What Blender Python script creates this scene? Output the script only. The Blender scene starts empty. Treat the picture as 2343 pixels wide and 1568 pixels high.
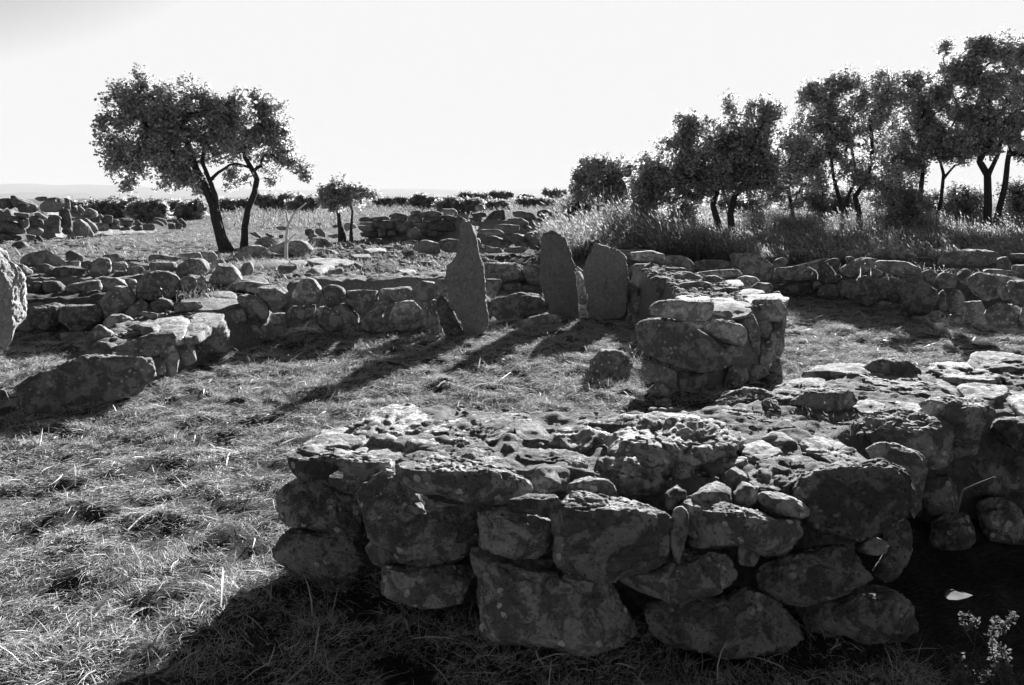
import bpy, math, random
import numpy as np
from mathutils import Vector

# ------------------------------------------------------------------ camera, sky, sun, exposure
SC = bpy.context.scene
COL = SC.collection
CAM_H = 2.0
PITCH = math.radians(10.9)
FPX, PCX, PCY = 1786.0, 1171.0, 784.0          # reference picture measured as 2342 x 1568
cam_d = bpy.data.cameras.new("camera")
cam_d.sensor_width = 36.0
cam_d.lens = FPX / 2342.0 * 36.0
cam_d.clip_start = 0.05
cam_d.clip_end = 120000.0
cam = bpy.data.objects.new("camera", cam_d)
cam.location = (0, 0, CAM_H)
cam.rotation_euler = (math.radians(90) - PITCH, 0, 0)
COL.objects.link(cam)
SC.camera = cam

SUN_EL = math.radians(18.8)
SUN_AZ = math.radians(19.2)                    # to the right of the view direction
world = bpy.data.worlds.new("World")
SC.world = world
world.use_nodes = True
wn, wl = world.node_tree.nodes, world.node_tree.links
wn.clear()
sky = wn.new('ShaderNodeTexSky')
sky.sky_type = 'NISHITA'
sky.sun_disc = False
sky.sun_elevation = SUN_EL
sky.sun_rotation = SUN_AZ
sky.altitude = 600
sky.air_density = 1.0
sky.dust_density = 2.2
sky.ozone_density = 1.0
sep = wn.new('ShaderNodeSeparateColor')        # black and white film behind a red filter
mn = wn.new('ShaderNodeMath'); mn.operation = 'MINIMUM'; mn.inputs[1].default_value = 4.05
bg = wn.new('ShaderNodeBackground'); bg.inputs['Strength'].default_value = 0.05
wo = wn.new('ShaderNodeOutputWorld')
wl.new(sky.outputs[0], sep.inputs[0])
fb = wn.new('ShaderNodeMath'); fb.operation = 'MULTIPLY_ADD'; fb.inputs[1].default_value = -0.46   # red filter: takes the blue away
fr = wn.new('ShaderNodeMath'); fr.operation = 'MULTIPLY'; fr.inputs[1].default_value = 1.46
fm = wn.new('ShaderNodeMath'); fm.operation = 'MAXIMUM'; fm.inputs[1].default_value = 0.0
wl.new(sep.outputs[0], fr.inputs[0]); wl.new(sep.outputs[2], fb.inputs[0]); wl.new(fr.outputs[0], fb.inputs[2])
wl.new(fb.outputs[0], fm.inputs[0]); wl.new(fm.outputs[0], mn.inputs[0])
wl.new(mn.outputs[0], bg.inputs['Color'])
wl.new(bg.outputs[0], wo.inputs['Surface'])

sd = bpy.data.lights.new("sun", 'SUN')
sd.energy = 5.0
sd.angle = math.radians(0.53)
sd.color = (1.0, 1.0, 1.0)
sun = bpy.data.objects.new("sun", sd)
sv = Vector((math.sin(SUN_AZ) * math.cos(SUN_EL), math.cos(SUN_AZ) * math.cos(SUN_EL), math.sin(SUN_EL)))
sun.rotation_euler = sv.to_track_quat('Z', 'Y').to_euler()
COL.objects.link(sun)

SC.view_settings.view_transform = 'Standard'
SC.view_settings.look = 'None'
SC.view_settings.exposure = 2.2
SC.view_settings.gamma = 1.0
SC.cycles.max_bounces = 5
SC.cycles.diffuse_bounces = 2
SC.cycles.glossy_bounces = 1
SC.cycles.transmission_bounces = 3
SC.cycles.volume_bounces = 0
SC.cycles.transparent_max_bounces = 4
SC.render.use_persistent_data = False

rng = np.random.default_rng(7)
R = random.Random(11)

# ------------------------------------------------------------------ pixels of the reference to world points
cp, sp = math.cos(PITCH), math.sin(PITCH)
def rayd(px, py):
    u = (np.asarray(px, float) - PCX) / FPX
    v = -(np.asarray(py, float) - PCY) / FPX
    return np.stack([u, cp + v * sp, -sp + v * cp], -1)
CAM = np.array([0, 0, CAM_H])
def at_z(px, py, z):
    d = rayd(px, py); t = (z - CAM_H) / d[..., 2]
    return CAM + d * t[..., None]
def at_y(px, py, Y):
    d = rayd(px, py); t = Y / d[..., 1]
    return CAM + d * t[..., None]
# enlarged views the outlines were measured in: x0, y0 (full size photo), magnification
ZV = {'D': (0, 0, 1 / 1.6533), 'f1': (0, 650, 1.5677), 'f2': (1200, 650, 1.5677), 'f3': (2400, 650, 1.568),
      'f4': (900, 1400, 1.3153), 'f5': (2300, 1200, 1.1266), 'f6': (1100, 650, 1.9525), 'f7': (900, 750, 2.6033),
      'f8': (3100, 850, 2.412), 'f9': (0, 700, 2.9288), 'fA': (200, 200, 1.7423), 'fB': (2072, 100, 1.3017)}
def toD(z, pts):
    x0, y0, s = ZV[z]
    p = np.asarray(pts, float).reshape(-1, 2)
    return (np.array([x0, y0]) + p / s) / 1.6533

# ------------------------------------------------------------------ numpy gradient noise
_pr = np.random.default_rng(3)
PERM = _pr.permutation(256).astype(np.int64); PERM = np.concatenate([PERM, PERM, PERM])
GRAD = _pr.normal(size=(256, 3)); GRAD /= np.linalg.norm(GRAD, axis=1)[:, None]
def noise(P):
    P = np.asarray(P, float)
    i = np.floor(P).astype(np.int64); f = P - i; i &= 255
    w = f * f * f * (f * (f * 6 - 15) + 10)
    out = np.zeros(len(P))
    for a in (0, 1):
        wa = w[:, 0] if a else 1 - w[:, 0]
        pa = PERM[i[:, 0] + a]
        for b in (0, 1):
            wb = w[:, 1] if b else 1 - w[:, 1]
            pb = PERM[pa + i[:, 1] + b]
            for c in (0, 1):
                wc = w[:, 2] if c else 1 - w[:, 2]
                g = GRAD[PERM[pb + i[:, 2] + c]]
                out += wa * wb * wc * (g[:, 0] * (f[:, 0] - a) + g[:, 1] * (f[:, 1] - b) + g[:, 2] * (f[:, 2] - c))
    return out * 1.5
def fbm(P, octs=4, gain=0.5):
    P = np.asarray(P, float); s = 0; a = 1
    for k in range(octs):
        s = s + a * noise(P * 2 ** k + 17.3 * k); a *= gain
    return s
def n2(x, y, sc, octs=3, seed=0.0):
    x = np.asarray(x, float).ravel(); y = np.asarray(y, float).ravel()
    return fbm(np.stack([x * sc + seed, y * sc - seed, np.full(len(x), seed * 1.7)], -1), octs)
def smooth(a, b, x):
    t = np.clip((x - a) / (b - a), 0, 1); return t * t * (3 - 2 * t)

# ------------------------------------------------------------------ mesh and object helpers
def mesh(name, V, F, mat, smooth_=True, parent=None, origin=None):
    V = np.asarray(V, np.float32); 
    if origin is not None: V = V - np.asarray(origin, np.float32)
    me = bpy.data.meshes.new(name)
    groups = F if isinstance(F, list) else [F]
    groups = [np.asarray(g, np.int32) for g in groups if len(g)]
    nl = sum(g.size for g in groups); nf = sum(len(g) for g in groups)
    me.vertices.add(len(V)); me.vertices.foreach_set('co', V.ravel())
    me.loops.add(nl); me.loops.foreach_set('vertex_index', np.concatenate([g.ravel() for g in groups]))
    me.polygons.add(nf)
    starts = []; o = 0
    for g in groups:
        starts.append(o + np.arange(len(g)) * g.shape[1]); o += g.size
    me.polygons.foreach_set('loop_start', np.concatenate(starts).astype(np.int32))
    me.polygons.foreach_set('use_smooth', np.full(nf, smooth_, bool))
    me.update(calc_edges=True)
    if mat: me.materials.append(mat)
    ob = bpy.data.objects.new(name, me)
    if origin is not None: ob.location = tuple(float(c) for c in origin)
    COL.objects.link(ob)
    if parent is not None:
        ob.parent = parent
        ob.location = Vector(ob.location) - parent.location
    return ob
def tag(o, label=None, cat=None, group=None, kind=None):
    if label: o['label'] = label
    if cat: o['category'] = cat
    if group: o['group'] = group
    if kind: o['kind'] = kind
    return o
def empty(name, loc):
    o = bpy.data.objects.new(name, None); o.location = tuple(float(c) for c in loc)
    o.empty_display_size = 0.2
    COL.objects.link(o); return o

# ------------------------------------------------------------------ materials
def mk(name):
    m = bpy.data.materials.new(name); m.use_nodes = True
    nt = m.node_tree; nt.nodes.clear()
    return m, nt.nodes, nt.links
def g(v): return (v, v, v, 1)
def ramp(N, L, src, stops):
    r = N.new('ShaderNodeValToRGB')
    e = r.color_ramp.elements
    while len(e) < len(stops): e.new(0.5)
    for k, (p, v) in enumerate(stops):
        e[k].position = p; e[k].color = g(v)
    L.new(src, r.inputs[0]); return r.outputs[0]
def mixc(N, L, f, a, b):
    m = N.new('ShaderNodeMix'); m.data_type = 'RGBA'
    for s, v in ((m.inputs[0], f), (m.inputs[6], a), (m.inputs[7], b)):
        if isinstance(v, (int, float)): s.default_value = v if s is m.inputs[0] else g(v)
        else: L.new(v, s)
    return m.outputs[2]
def ntex(N, L, vec, sc, det=4, rough=0.5, dist=0.0):
    t = N.new('ShaderNodeTexNoise'); t.inputs['Scale'].default_value = sc
    t.inputs['Detail'].default_value = det; t.inputs['Roughness'].default_value = rough
    t.inputs['Distortion'].default_value = dist
    L.new(vec, t.inputs['Vector']); return t.outputs['Fac']
def rock_mat(name, lo=0.15, hi=0.31, pale=0.46, bump=1.0, sc=1.0, cover=0.5, crack=0.0):
    m, N, L = mk(name)
    out = N.new('ShaderNodeOutputMaterial'); b = N.new('ShaderNodeBsdfPrincipled')
    tc = N.new('ShaderNodeTexCoord'); oi = N.new('ShaderNodeObjectInfo')
    mu = N.new('ShaderNodeMath'); mu.operation = 'MULTIPLY'; mu.inputs[1].default_value = 61.0
    L.new(oi.outputs['Random'], mu.inputs[0])
    ad = N.new('ShaderNodeVectorMath'); ad.operation = 'ADD'
    L.new(tc.outputs['Object'], ad.inputs[0]); L.new(mu.outputs[0], ad.inputs[1])
    v = ad.outputs[0]
    base = ramp(N, L, ntex(N, L, v, 22 * sc, 6, 0.65), [(0.3, lo * 0.75), (0.55, lo), (0.75, lo * 1.5)])
    crust = ramp(N, L, ntex(N, L, v, 30 * sc, 5, 0.7), [(0.3, hi * 0.7), (0.6, hi), (0.8, hi * 1.25)])
    # lichen crusts: large patches with crisp wandering edges, and small round rosettes
    patch = ramp(N, L, ntex(N, L, v, 8.5 * sc, 9, 0.68, 0.4), [(cover - 0.03, 0), (cover + 0.03, 1)])
    c = mixc(N, L, patch, base, crust)
    vo = N.new('ShaderNodeTexVoronoi'); vo.inputs['Scale'].default_value = 16 * sc; L.new(v, vo.inputs['Vector'])
    nn = ntex(N, L, v, 40 * sc, 3)
    sm = N.new('ShaderNodeMath'); sm.operation = 'MULTIPLY_ADD'; sm.inputs[1].default_value = 0.5
    L.new(nn, sm.inputs[0]); L.new(vo.outputs['Distance'], sm.inputs[2])
    ros = ramp(N, L, sm.outputs[0], [(0.46, 1), (0.50, 0)])
    sel = ramp(N, L, ntex(N, L, v, 4.2 * sc, 3), [(0.47, 0), (0.53, 1)])
    mm = N.new('ShaderNodeMath'); mm.operation = 'MULTIPLY'; L.new(ros, mm.inputs[0]); L.new(sel, mm.inputs[1])
    c = mixc(N, L, mm.outputs[0], c, pale)
    pit = ramp(N, L, ntex(N, L, v, 75 * sc, 3, 0.6), [(0.30, 0.0), (0.40, 1.0)])
    c = mixc(N, L, pit, 0.05, c)
    cw = N.new('ShaderNodeTexWave'); cw.inputs['Scale'].default_value = 1.1 * sc; cw.inputs['Distortion'].default_value = 14.0
    cw.inputs['Detail'].default_value = 5; cw.inputs['Detail Roughness'].default_value = 0.65; cw.bands_direction = 'Z'; L.new(v, cw.inputs['Vector'])
    crk = ramp(N, L, cw.outputs['Fac'], [(0.0, 0.0), (0.012, 1.0)])
    c = mixc(N, L, crk, 0.04, c) if crack else c
    # stones differ in tone
    tv = N.new('ShaderNodeMapRange'); tv.inputs[3].default_value = 0.6; tv.inputs[4].default_value = 1.35
    L.new(oi.outputs['Random'], tv.inputs[0])
    vm = N.new('ShaderNodeVectorMath'); vm.operation = 'SCALE'; L.new(c, vm.inputs[0]); L.new(tv.outputs[0], vm.inputs['Scale'])
    L.new(vm.outputs[0], b.inputs['Base Color'])
    b.inputs['Roughness'].default_value = 0.95; b.inputs['Specular IOR Level'].default_value = 0.15
    h1 = ntex(N, L, v, 26 * sc, 9, 0.68)
    b1 = N.new('ShaderNodeBump'); b1.inputs['Strength'].default_value = 0.8 * bump; b1.inputs['Distance'].default_value = 0.028
    L.new(h1, b1.inputs['Height'])
    b2 = N.new('ShaderNodeBump'); b2.inputs['Strength'].default_value = 0.6 * bump; b2.inputs['Distance'].default_value = 0.012
    L.new(pit, b2.inputs['Height']); L.new(b1.outputs[0], b2.inputs['Normal'])
    b3 = N.new('ShaderNodeBump'); b3.inputs['Strength'].default_value = 0.5; b3.inputs['Distance'].default_value = 0.006
    hs_ = N.new('ShaderNodeMath'); hs_.operation = 'MULTIPLY_ADD'; hs_.inputs[1].default_value = 2.0 * crack; L.new(crk, hs_.inputs[0]); L.new(patch, hs_.inputs[2])
    L.new(hs_.outputs[0], b3.inputs['Height']); L.new(b2.outputs[0], b3.inputs['Normal'])
    L.new(b3.outputs[0], b.inputs['Normal']); L.new(b.outputs[0], out.inputs[0])
    return m
def soil_mat(name, lo, hi, sc=1.0, bump=1.0):
    m, N, L = mk(name)
    out = N.new('ShaderNodeOutputMaterial'); b = N.new('ShaderNodeBsdfPrincipled')
    tc = N.new('ShaderNodeTexCoord'); v = tc.outputs['Object']
    a = ramp(N, L, ntex(N, L, v, 1.1 * sc, 6, 0.6), [(0.35, 0), (0.65, 1)])
    f = ramp(N, L, ntex(N, L, v, 45 * sc, 6, 0.75), [(0.35, lo), (0.6, hi), (0.75, hi * 1.4)])
    f2 = ramp(N, L, ntex(N, L, v, 30 * sc, 6, 0.75), [(0.35, lo * 0.7), (0.65, hi * 0.75)])
    L.new(mixc(N, L, a, f2, f), b.inputs['Base Color'])
    b.inputs['Roughness'].default_value = 1; b.inputs['Specular IOR Level'].default_value = 0.05
    b1 = N.new('ShaderNodeBump'); b1.inputs['Strength'].default_value = 0.8 * bump; b1.inputs['Distance'].default_value = 0.03
    L.new(ntex(N, L, v, 28 * sc, 8, 0.75), b1.inputs['Height'])
    L.new(b1.outputs[0], b.inputs['Normal']); L.new(b.outputs[0], out.inputs[0])
    return m
def leaf_mat(name, dif, tra, vary=0.5, gloss=0.08, sc=9.0, rough=0.4):
    m, N, L = mk(name)
    out = N.new('ShaderNodeOutputMaterial')
    tc = N.new('ShaderNodeTexCoord')
    n = ntex(N, L, tc.outputs['Object'], sc, 2)
    d = N.new('ShaderNodeBsdfDiffuse'); t = N.new('ShaderNodeBsdfTranslucent'); gl = N.new('ShaderNodeBsdfGlossy')
    L.new(ramp(N, L, n, [(0.35, dif * (1 - vary)), (0.65, dif * (1 + vary))]), d.inputs[0])
    L.new(ramp(N, L, n, [(0.35, tra * (1 - vary)), (0.65, tra * (1 + vary))]), t.inputs[0])
    gl.inputs[0].default_value = g(0.6); gl.inputs['Roughness'].default_value = rough
    m1 = N.new('ShaderNodeAddShader'); L.new(d.outputs[0], m1.inputs[0]); L.new(t.outputs[0], m1.inputs[1])
    m2 = N.new('ShaderNodeMixShader'); m2.inputs[0].default_value = gloss
    L.new(m1.outputs[0], m2.inputs[1]); L.new(gl.outputs[0], m2.inputs[2])
    L.new(m2.outputs[0], out.inputs[0]); return m
M_ROCK = rock_mat("lichen_granite")
M_ROCKN = rock_mat("lichen_granite_near", 0.14, 0.34, 0.55, 1.2, 0.9, 0.5)
M_FAR = rock_mat("weathered_rock_far", 0.11, 0.21, 0.32, 1.0, 0.55, 0.48)
M_MEN = rock_mat("standing_stone_rock", 0.25, 0.31, 0.33, 1.2, 1.0, 0.54, 0.0)
M_SOIL = soil_mat("yard_soil", 0.03, 0.10)
M_FILL = soil_mat("wall_fill_soil", 0.13, 0.40, 0.9, 2.2)
M_STRAW = leaf_mat("cut_straw", 0.34, 0.10, 0.45, 0.02, 60.0)
M_STRAWP = leaf_mat("bleached_stalk", 0.40, 0.08, 0.15, 0.04, 5.0)
M_FIELD = leaf_mat("field_straw", 0.20, 0.09, 0.5, 0.02, 8.0)
M_DIM = leaf_mat("dim_weed", 0.07, 0.05, 0.3, 0.02, 20.0)
M_TALL = leaf_mat("tall_grass_blade", 0.065, 0.10, 0.5, 0.05, 20.0)
M_HEAD = leaf_mat("grass_seed_head", 0.15, 0.20, 0.4, 0.04, 20.0)
M_LEAF = leaf_mat("oak_leaf", 0.15, 0.26, 0.7, 0.04, 14.0, 0.35)
M_BUSH = leaf_mat("bush_leaf", 0.14, 0.18, 0.5, 0.06, 3.0)
M_PALE = leaf_mat("pale_plant", 0.45, 0.3, 0.2, 0.04, 20.0)
def bark_mat():
    m, N, L = mk("bark")
    out = N.new('ShaderNodeOutputMaterial'); b = N.new('ShaderNodeBsdfPrincipled')
    tc = N.new('ShaderNodeTexCoord')
    mp = N.new('ShaderNodeMapping'); mp.inputs['Scale'].default_value = (1, 1, 0.3); L.new(tc.outputs['Object'], mp.inputs[0])
    h = ntex(N, L, mp.outputs[0], 30, 8, 0.7)
    L.new(ramp(N, L, h, [(0.35, 0.02), (0.7, 0.09)]), b.inputs['Base Color'])
    b.inputs['Roughness'].default_value = 0.95; b.inputs['Specular IOR Level'].default_value = 0.1
    bp = N.new('ShaderNodeBump'); bp.inputs['Distance'].default_value = 0.04; L.new(h, bp.inputs['Height'])
    L.new(bp.outputs[0], b.inputs['Normal']); L.new(b.outputs[0], out.inputs[0]); return m
M_BARK = bark_mat()
def plain_mat(name, v, rough=0.9):
    m, N, L = mk(name)
    out = N.new('ShaderNodeOutputMaterial'); b = N.new('ShaderNodeBsdfPrincipled')
    tc = N.new('ShaderNodeTexCoord')
    L.new(ramp(N, L, ntex(N, L, tc.outputs['Object'], 0.003 if 'plain' in name or 'hill' in name else 12, 6, 0.6), [(0.35, v * 0.7), (0.65, v * 1.3)]), b.inputs['Base Color'])
    b.inputs['Roughness'].default_value = rough; b.inputs['Specular IOR Level'].default_value = 0.1
    L.new(b.outputs[0], out.inputs[0]); return m

# ------------------------------------------------------------------ terrain height
RAISED = np.array([(-90, 11.2), (-6.2, 11.0), (-3.9, 11.5), (-2.4, 11.8), (-1.25, 12.4), (-0.9, 13.2), (-0.75, 16.7), (1.55, 16.9), (1.75, 13.6),
                   (2.7, 14.5), (5.1, 15.0), (6.75, 13.9), (7.5, 11.9), (7.35, 9.6), (7.2, 7.0), (90, 6.4), (90, 4000), (-90, 4000)], float)
def poly_sd(x, y, poly):
    """signed distance to a polygon, positive inside"""
    x = np.asarray(x, float); y = np.asarray(y, float)
    d = np.full(x.shape, 1e9); ins = np.zeros(x.shape, bool)
    n = len(poly)
    for i in range(n):
        ax, ay = poly[i]; bx, by = poly[(i + 1) % n]
        ex, ey = bx - ax, by - ay
        t = np.clip(((x - ax) * ex + (y - ay) * ey) / (ex * ex + ey * ey + 1e-12), 0, 1)
        d = np.minimum(d, np.hypot(x - ax - t * ex, y - ay - t * ey))
        if ay != by:
            c = ((ay > y) != (by > y)) & (x < (bx - ax) * (y - ay) / (by - ay) + ax)
            ins ^= c
    return np.where(ins, d, -d)
def H(x, y, fine=True):
    x = np.asarray(x, float); y = np.asarray(y, float); sh = x.shape
    x = x.ravel(); y = y.ravel()
    near = (np.abs(x) < 85) & (y < 85) & (y > -60)
    z = np.full(x.shape, 0.5)
    sdv = poly_sd(x[near], y[near], RAISED)
    z[near] = 0.5 * smooth(-0.05, 0.35, sdv)
    z[(y < 6.5) & ~near] = 0
    z += 0.5 * smooth(28, 75, y)                   # the field rises gently towards the plateau's rim
    r = np.hypot(x, y - 5)
    z += 0.05 * n2(x, y, 0.35, 2, 3.1) * smooth(200, 60, r)
    z += 0.22 * n2(x, y, 0.06, 2, 9.1) * smooth(16, 34, y)
    if fine:
        k = np.abs(x) < 16
        k &= (y < 40) & (y > 0)
        xx, yy = x[k], y[k]
        a = n2(xx, yy, 3.2, 3, 5.5)
        z[k] += (0.055 + 0.035 * smooth(12, 16, yy)) * a + 0.026 * n2(xx, yy, 9.0, 2, 1.5)
    # the plateau's rim: beyond it the land falls away to a plain 300 m below
    rim = 128 + 8 * n2(x, y, 0.012, 2, 2.2)
    t = smooth(0, 1, (r - rim) / 700)
    z = z - 300 * np.clip((r - rim) / 700, 0, 1) ** 0.8 * (r > rim)
    return z.reshape(sh)
def ground_hit(px, py, y0=15.0, y1=118.0):
    ys = np.linspace(y0, y1, 400); W = at_y(np.full(400, float(px)), np.full(400, float(py)), ys)
    k = np.where(W[:, 2] <= H(W[:, 0], W[:, 1], False))[0]
    return float(ys[k[0]]) if len(k) else y1
def hz(x, y): return float(H(np.array([x]), np.array([y]))[0])
# ------------------------------------------------------------------ stones
_cs = {}
def cubesphere(n):
    if n in _cs: return _cs[n]
    t = np.tan(np.linspace(-1, 1, n + 1) * math.pi / 4)
    key = {}; V = []; F = []
    ii = np.arange(n + 1)
    for ax in range(3):
        for s in (-1, 1):
            A, B = np.meshgrid(t, t, indexing='ij')
            P = np.zeros((n + 1, n + 1, 3)); P[..., ax] = s; P[..., (ax + 1) % 3] = A; P[..., (ax + 2) % 3] = B
            P /= np.linalg.norm(P, axis=2)[..., None]
            idx = np.empty((n + 1, n + 1), int)
            for i in range(n + 1):
                for j in range(n + 1):
                    if 0 < i < n and 0 < j < n:
                        idx[i, j] = len(V); V.append(P[i, j])
                    else:
                        k = tuple(np.round(P[i, j], 5) + 0.0)
                        if k not in key: key[k] = len(V); V.append(P[i, j])
                        idx[i, j] = key[k]
            q = np.stack([idx[:-1, :-1], idx[1:, :-1], idx[1:, 1:], idx[:-1, 1:]], -1).reshape(-1, 4)
            if s < 0: q = q[:, ::-1]
            F.append(q)
    _cs[n] = (np.array(V), np.concatenate(F)); return _cs[n]
def outline(P):
    """closed outline -> 256 evenly spaced points, rounded a little, counter-clockwise, starting near angle 0"""
    n = len(P)
    c = P.mean(0)
    area = 0.5 * np.sum(P[:, 0] * np.roll(P[:, 1], -1) - np.roll(P[:, 0], -1) * P[:, 1])
    if area < 0: P = P[::-1]
    area = abs(area) + 1e-12
    x2 = np.roll(P, -1, 0); cr = P[:, 0] * x2[:, 1] - x2[:, 0] * P[:, 1]
    s = cr.sum() + 1e-12
    c = np.array([((P[:, 0] + x2[:, 0]) * cr).sum(), ((P[:, 1] + x2[:, 1]) * cr).sum()]) / (3 * s)
    out = []
    for i in range(n):
        p0, p1, p2, p3 = P[i - 1], P[i], P[(i + 1) % n], P[(i + 2) % n]
        for t in np.linspace(0, 1, 12, endpoint=False):
            cr_ = 0.5 * ((2 * p1) + (-p0 + p2) * t + (2 * p0 - 5 * p1 + 4 * p2 - p3) * t * t + (-p0 + 3 * p1 - 3 * p2 + p3) * t ** 3)
            out.append(0.55 * cr_ + 0.45 * (p1 * (1 - t) + p2 * t))
    o = np.array(out)
    L = np.linalg.norm(np.roll(o, -1, 0) - o, axis=1); cum = np.concatenate([[0], np.cumsum(L)])
    tt = np.linspace(0, cum[-1], 257)[:-1]; oo = np.concatenate([o, o[:1]])
    r = np.stack([np.interp(tt, cum, oo[:, 0]), np.interp(tt, cum, oo[:, 1])], -1)
    k = np.argmin(np.abs(np.arctan2(r[:, 1] - c[1], r[:, 0] - c[0])))
    return c, np.roll(r, -k, 0), area
_sid = [0]
def stone_mesh(name, C, U, Vv, Nn, ol, depth, res, mat, parent=None, rough=1.0, boxy=2.6, topcut=0.0, mind=None):
    """ol: 256 outline offsets from the centre in the (U, Vv) plane; depth: half thickness along Nn"""
    _sid[0] += 1
    rs = np.random.default_rng(1000 + _sid[0])
    d, F = cubesphere(res)
    rho = np.hypot(d[:, 0], d[:, 1]); zz = d[:, 2]
    nrm = (rho ** boxy + np.abs(zz) ** boxy) ** (1 / boxy) + 1e-9
    s = rho / nrm; c = zz / nrm
    th = (np.arctan2(d[:, 1], d[:, 0]) / (2 * math.pi)) % 1.0 * 256
    i0 = np.floor(th).astype(int) % 256; f = (th - np.floor(th))[:, None]
    b = ol[i0] * (1 - f) + ol[(i0 + 1) % 256] * f
    P = b[:, :1] * s[:, None] * U + b[:, 1:] * s[:, None] * Vv + (c * depth)[:, None] * Nn
    size = math.sqrt(abs(float(np.ptp(ol[:, 0]) * np.ptp(ol[:, 1]))))
    dr = P / (np.linalg.norm(P, axis=1)[:, None] + 1e-9)
    off = rs.uniform(-50, 50, 3)
    # broken faces
    for k in range(13):
        n = rs.normal(size=3); n = n / np.linalg.norm(n)
        n = n + Nn * rs.choice([-0.6, 0.9, 0.5, 0.2]) * (25 if (depth < 0.27 * size or boxy < 2.4) else 1.5); n /= np.linalg.norm(n)
        h = (P @ n).max() * rs.uniform(0.76, 0.96)
        P = P - np.maximum(0, P @ n - h)[:, None] * n * 0.96
    if topcut:
        n = np.array([rs.normal() * 0.10, rs.normal() * 0.10, 1.0]); n /= np.linalg.norm(n)
        h = (P @ n).max() * (1 - topcut)
        P = P - np.maximum(0, P @ n - h)[:, None] * n * 0.9
    q = P / size
    a = 0.040 * fbm(q * 1.8 + off, 2) + 0.014 * fbm(q * 6 + off, 3, 0.6)
    st = np.stack([q[:, 0] * 1.6, q[:, 1] * 1.6, q[:, 2] * 8.0], -1)
    a = a + 0.022 * noise(st + off) + 0.012 * np.abs(noise(st * 2.3 + off))
    if res >= 20:
        # chipped ledges: the noise is folded into steps
        e0 = fbm(q * 3.1 + off + 5, 3) * 3.0
        a = a + 0.020 * (np.floor(e0) + smooth(0.0, 0.22, e0 - np.floor(e0)) - e0 * 0.5)
        rg = 1 - np.abs(noise(q * 4.0 + off + 9)) * 2.2
        a = a - 0.026 * np.clip(rg, 0, 1) ** 6 + 0.007 * fbm(q * 15 + off, 3, 0.6)
    if res >= 44:
        e = fbm(P * 28 + off, 3, 0.65)
        a = a + (0.0035 * e - 0.006 * np.clip(noise(P * 34 + off) - 0.25, 0, 1) * 2) / size
    P = P + dr * (a * size * rough)[:, None]
    ob = mesh(name, P + C, F, mat, True, parent, C)
    return ob
def res_for(apx):
    """apx: outline area in reference pixels"""
    w = math.sqrt(apx)
    return int(min(76, max(7, w * 0.36)))
def stone(name, view, pts, mode='F', Y=None, z=0.0, depth=1.0, mat=None, parent=None, rough=1.0, boxy=2.6, topcut=None, push=0.6, res=None, th=0.1, grow=1.07):
    D = toD(view, pts)
    c2, r2, apx = outline(D)
    n = res or res_for(apx)
    if mode == 'F':
        if Y is None:                                   # stands on the ground at height z
            yb = D[:, 1].max(); xb = c2[0]
            yb = yb - (yb - D[:, 1].min()) * 0.06
            Y = float(at_z(np.array([xb]), np.array([yb]), z)[0, 1])
        elif callable(Y): Y = float(Y(c2[0]))
        P0 = at_y(np.array([c2[0]]), np.array([c2[1]]), Y)[0]
        w = P0 - CAM; dist = np.linalg.norm(w); w = w / dist
        half = 0.5 * math.sqrt(apx) / FPX * dist * depth * 1.05
        k = 1 + push * half / dist
        C = CAM + (P0 - CAM) * k
        U = np.cross(w, [0, 0, 1]); U /= np.linalg.norm(U); V = np.cross(U, w)
        # outline on the plane facing the eye through C
        rr = rayd(r2[:, 0], r2[:, 1]); t = ((C - CAM) @ w) / (rr @ w)
        Q = CAM + rr * t[:, None] - C
        ol = np.stack([Q @ U, Q @ V], -1) * grow
        tc = 0.05 if topcut is None else topcut
        if 0.5 * np.sum(ol[:, 0] * np.roll(ol[:, 1], -1) - np.roll(ol[:, 0], -1) * ol[:, 1]) < 0: ol = ol[::-1]
        return stone_mesh(name, C, U, V, -w, ol[::1], half, n, mat, parent, rough, boxy, tc)
    else:                                               # lies flat: outline on the level z
        Q = at_z(r2[:, 0], r2[:, 1], z)
        C = Q.mean(0); C[2] = z - th * 0.62
        ol = (Q - Q.mean(0))[:, :2] * grow
        if 0.5 * np.sum(ol[:, 0] * np.roll(ol[:, 1], -1) - np.roll(ol[:, 0], -1) * ol[:, 1]) < 0: ol = ol[::-1]
        return stone_mesh(name, C, np.array([1., 0, 0]), np.array([0, 1., 0]), np.array([0, 0, 1.]), ol, th, n, mat, parent, rough, boxy if boxy < 2.5 else max(boxy, 3.2), 0)
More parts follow.
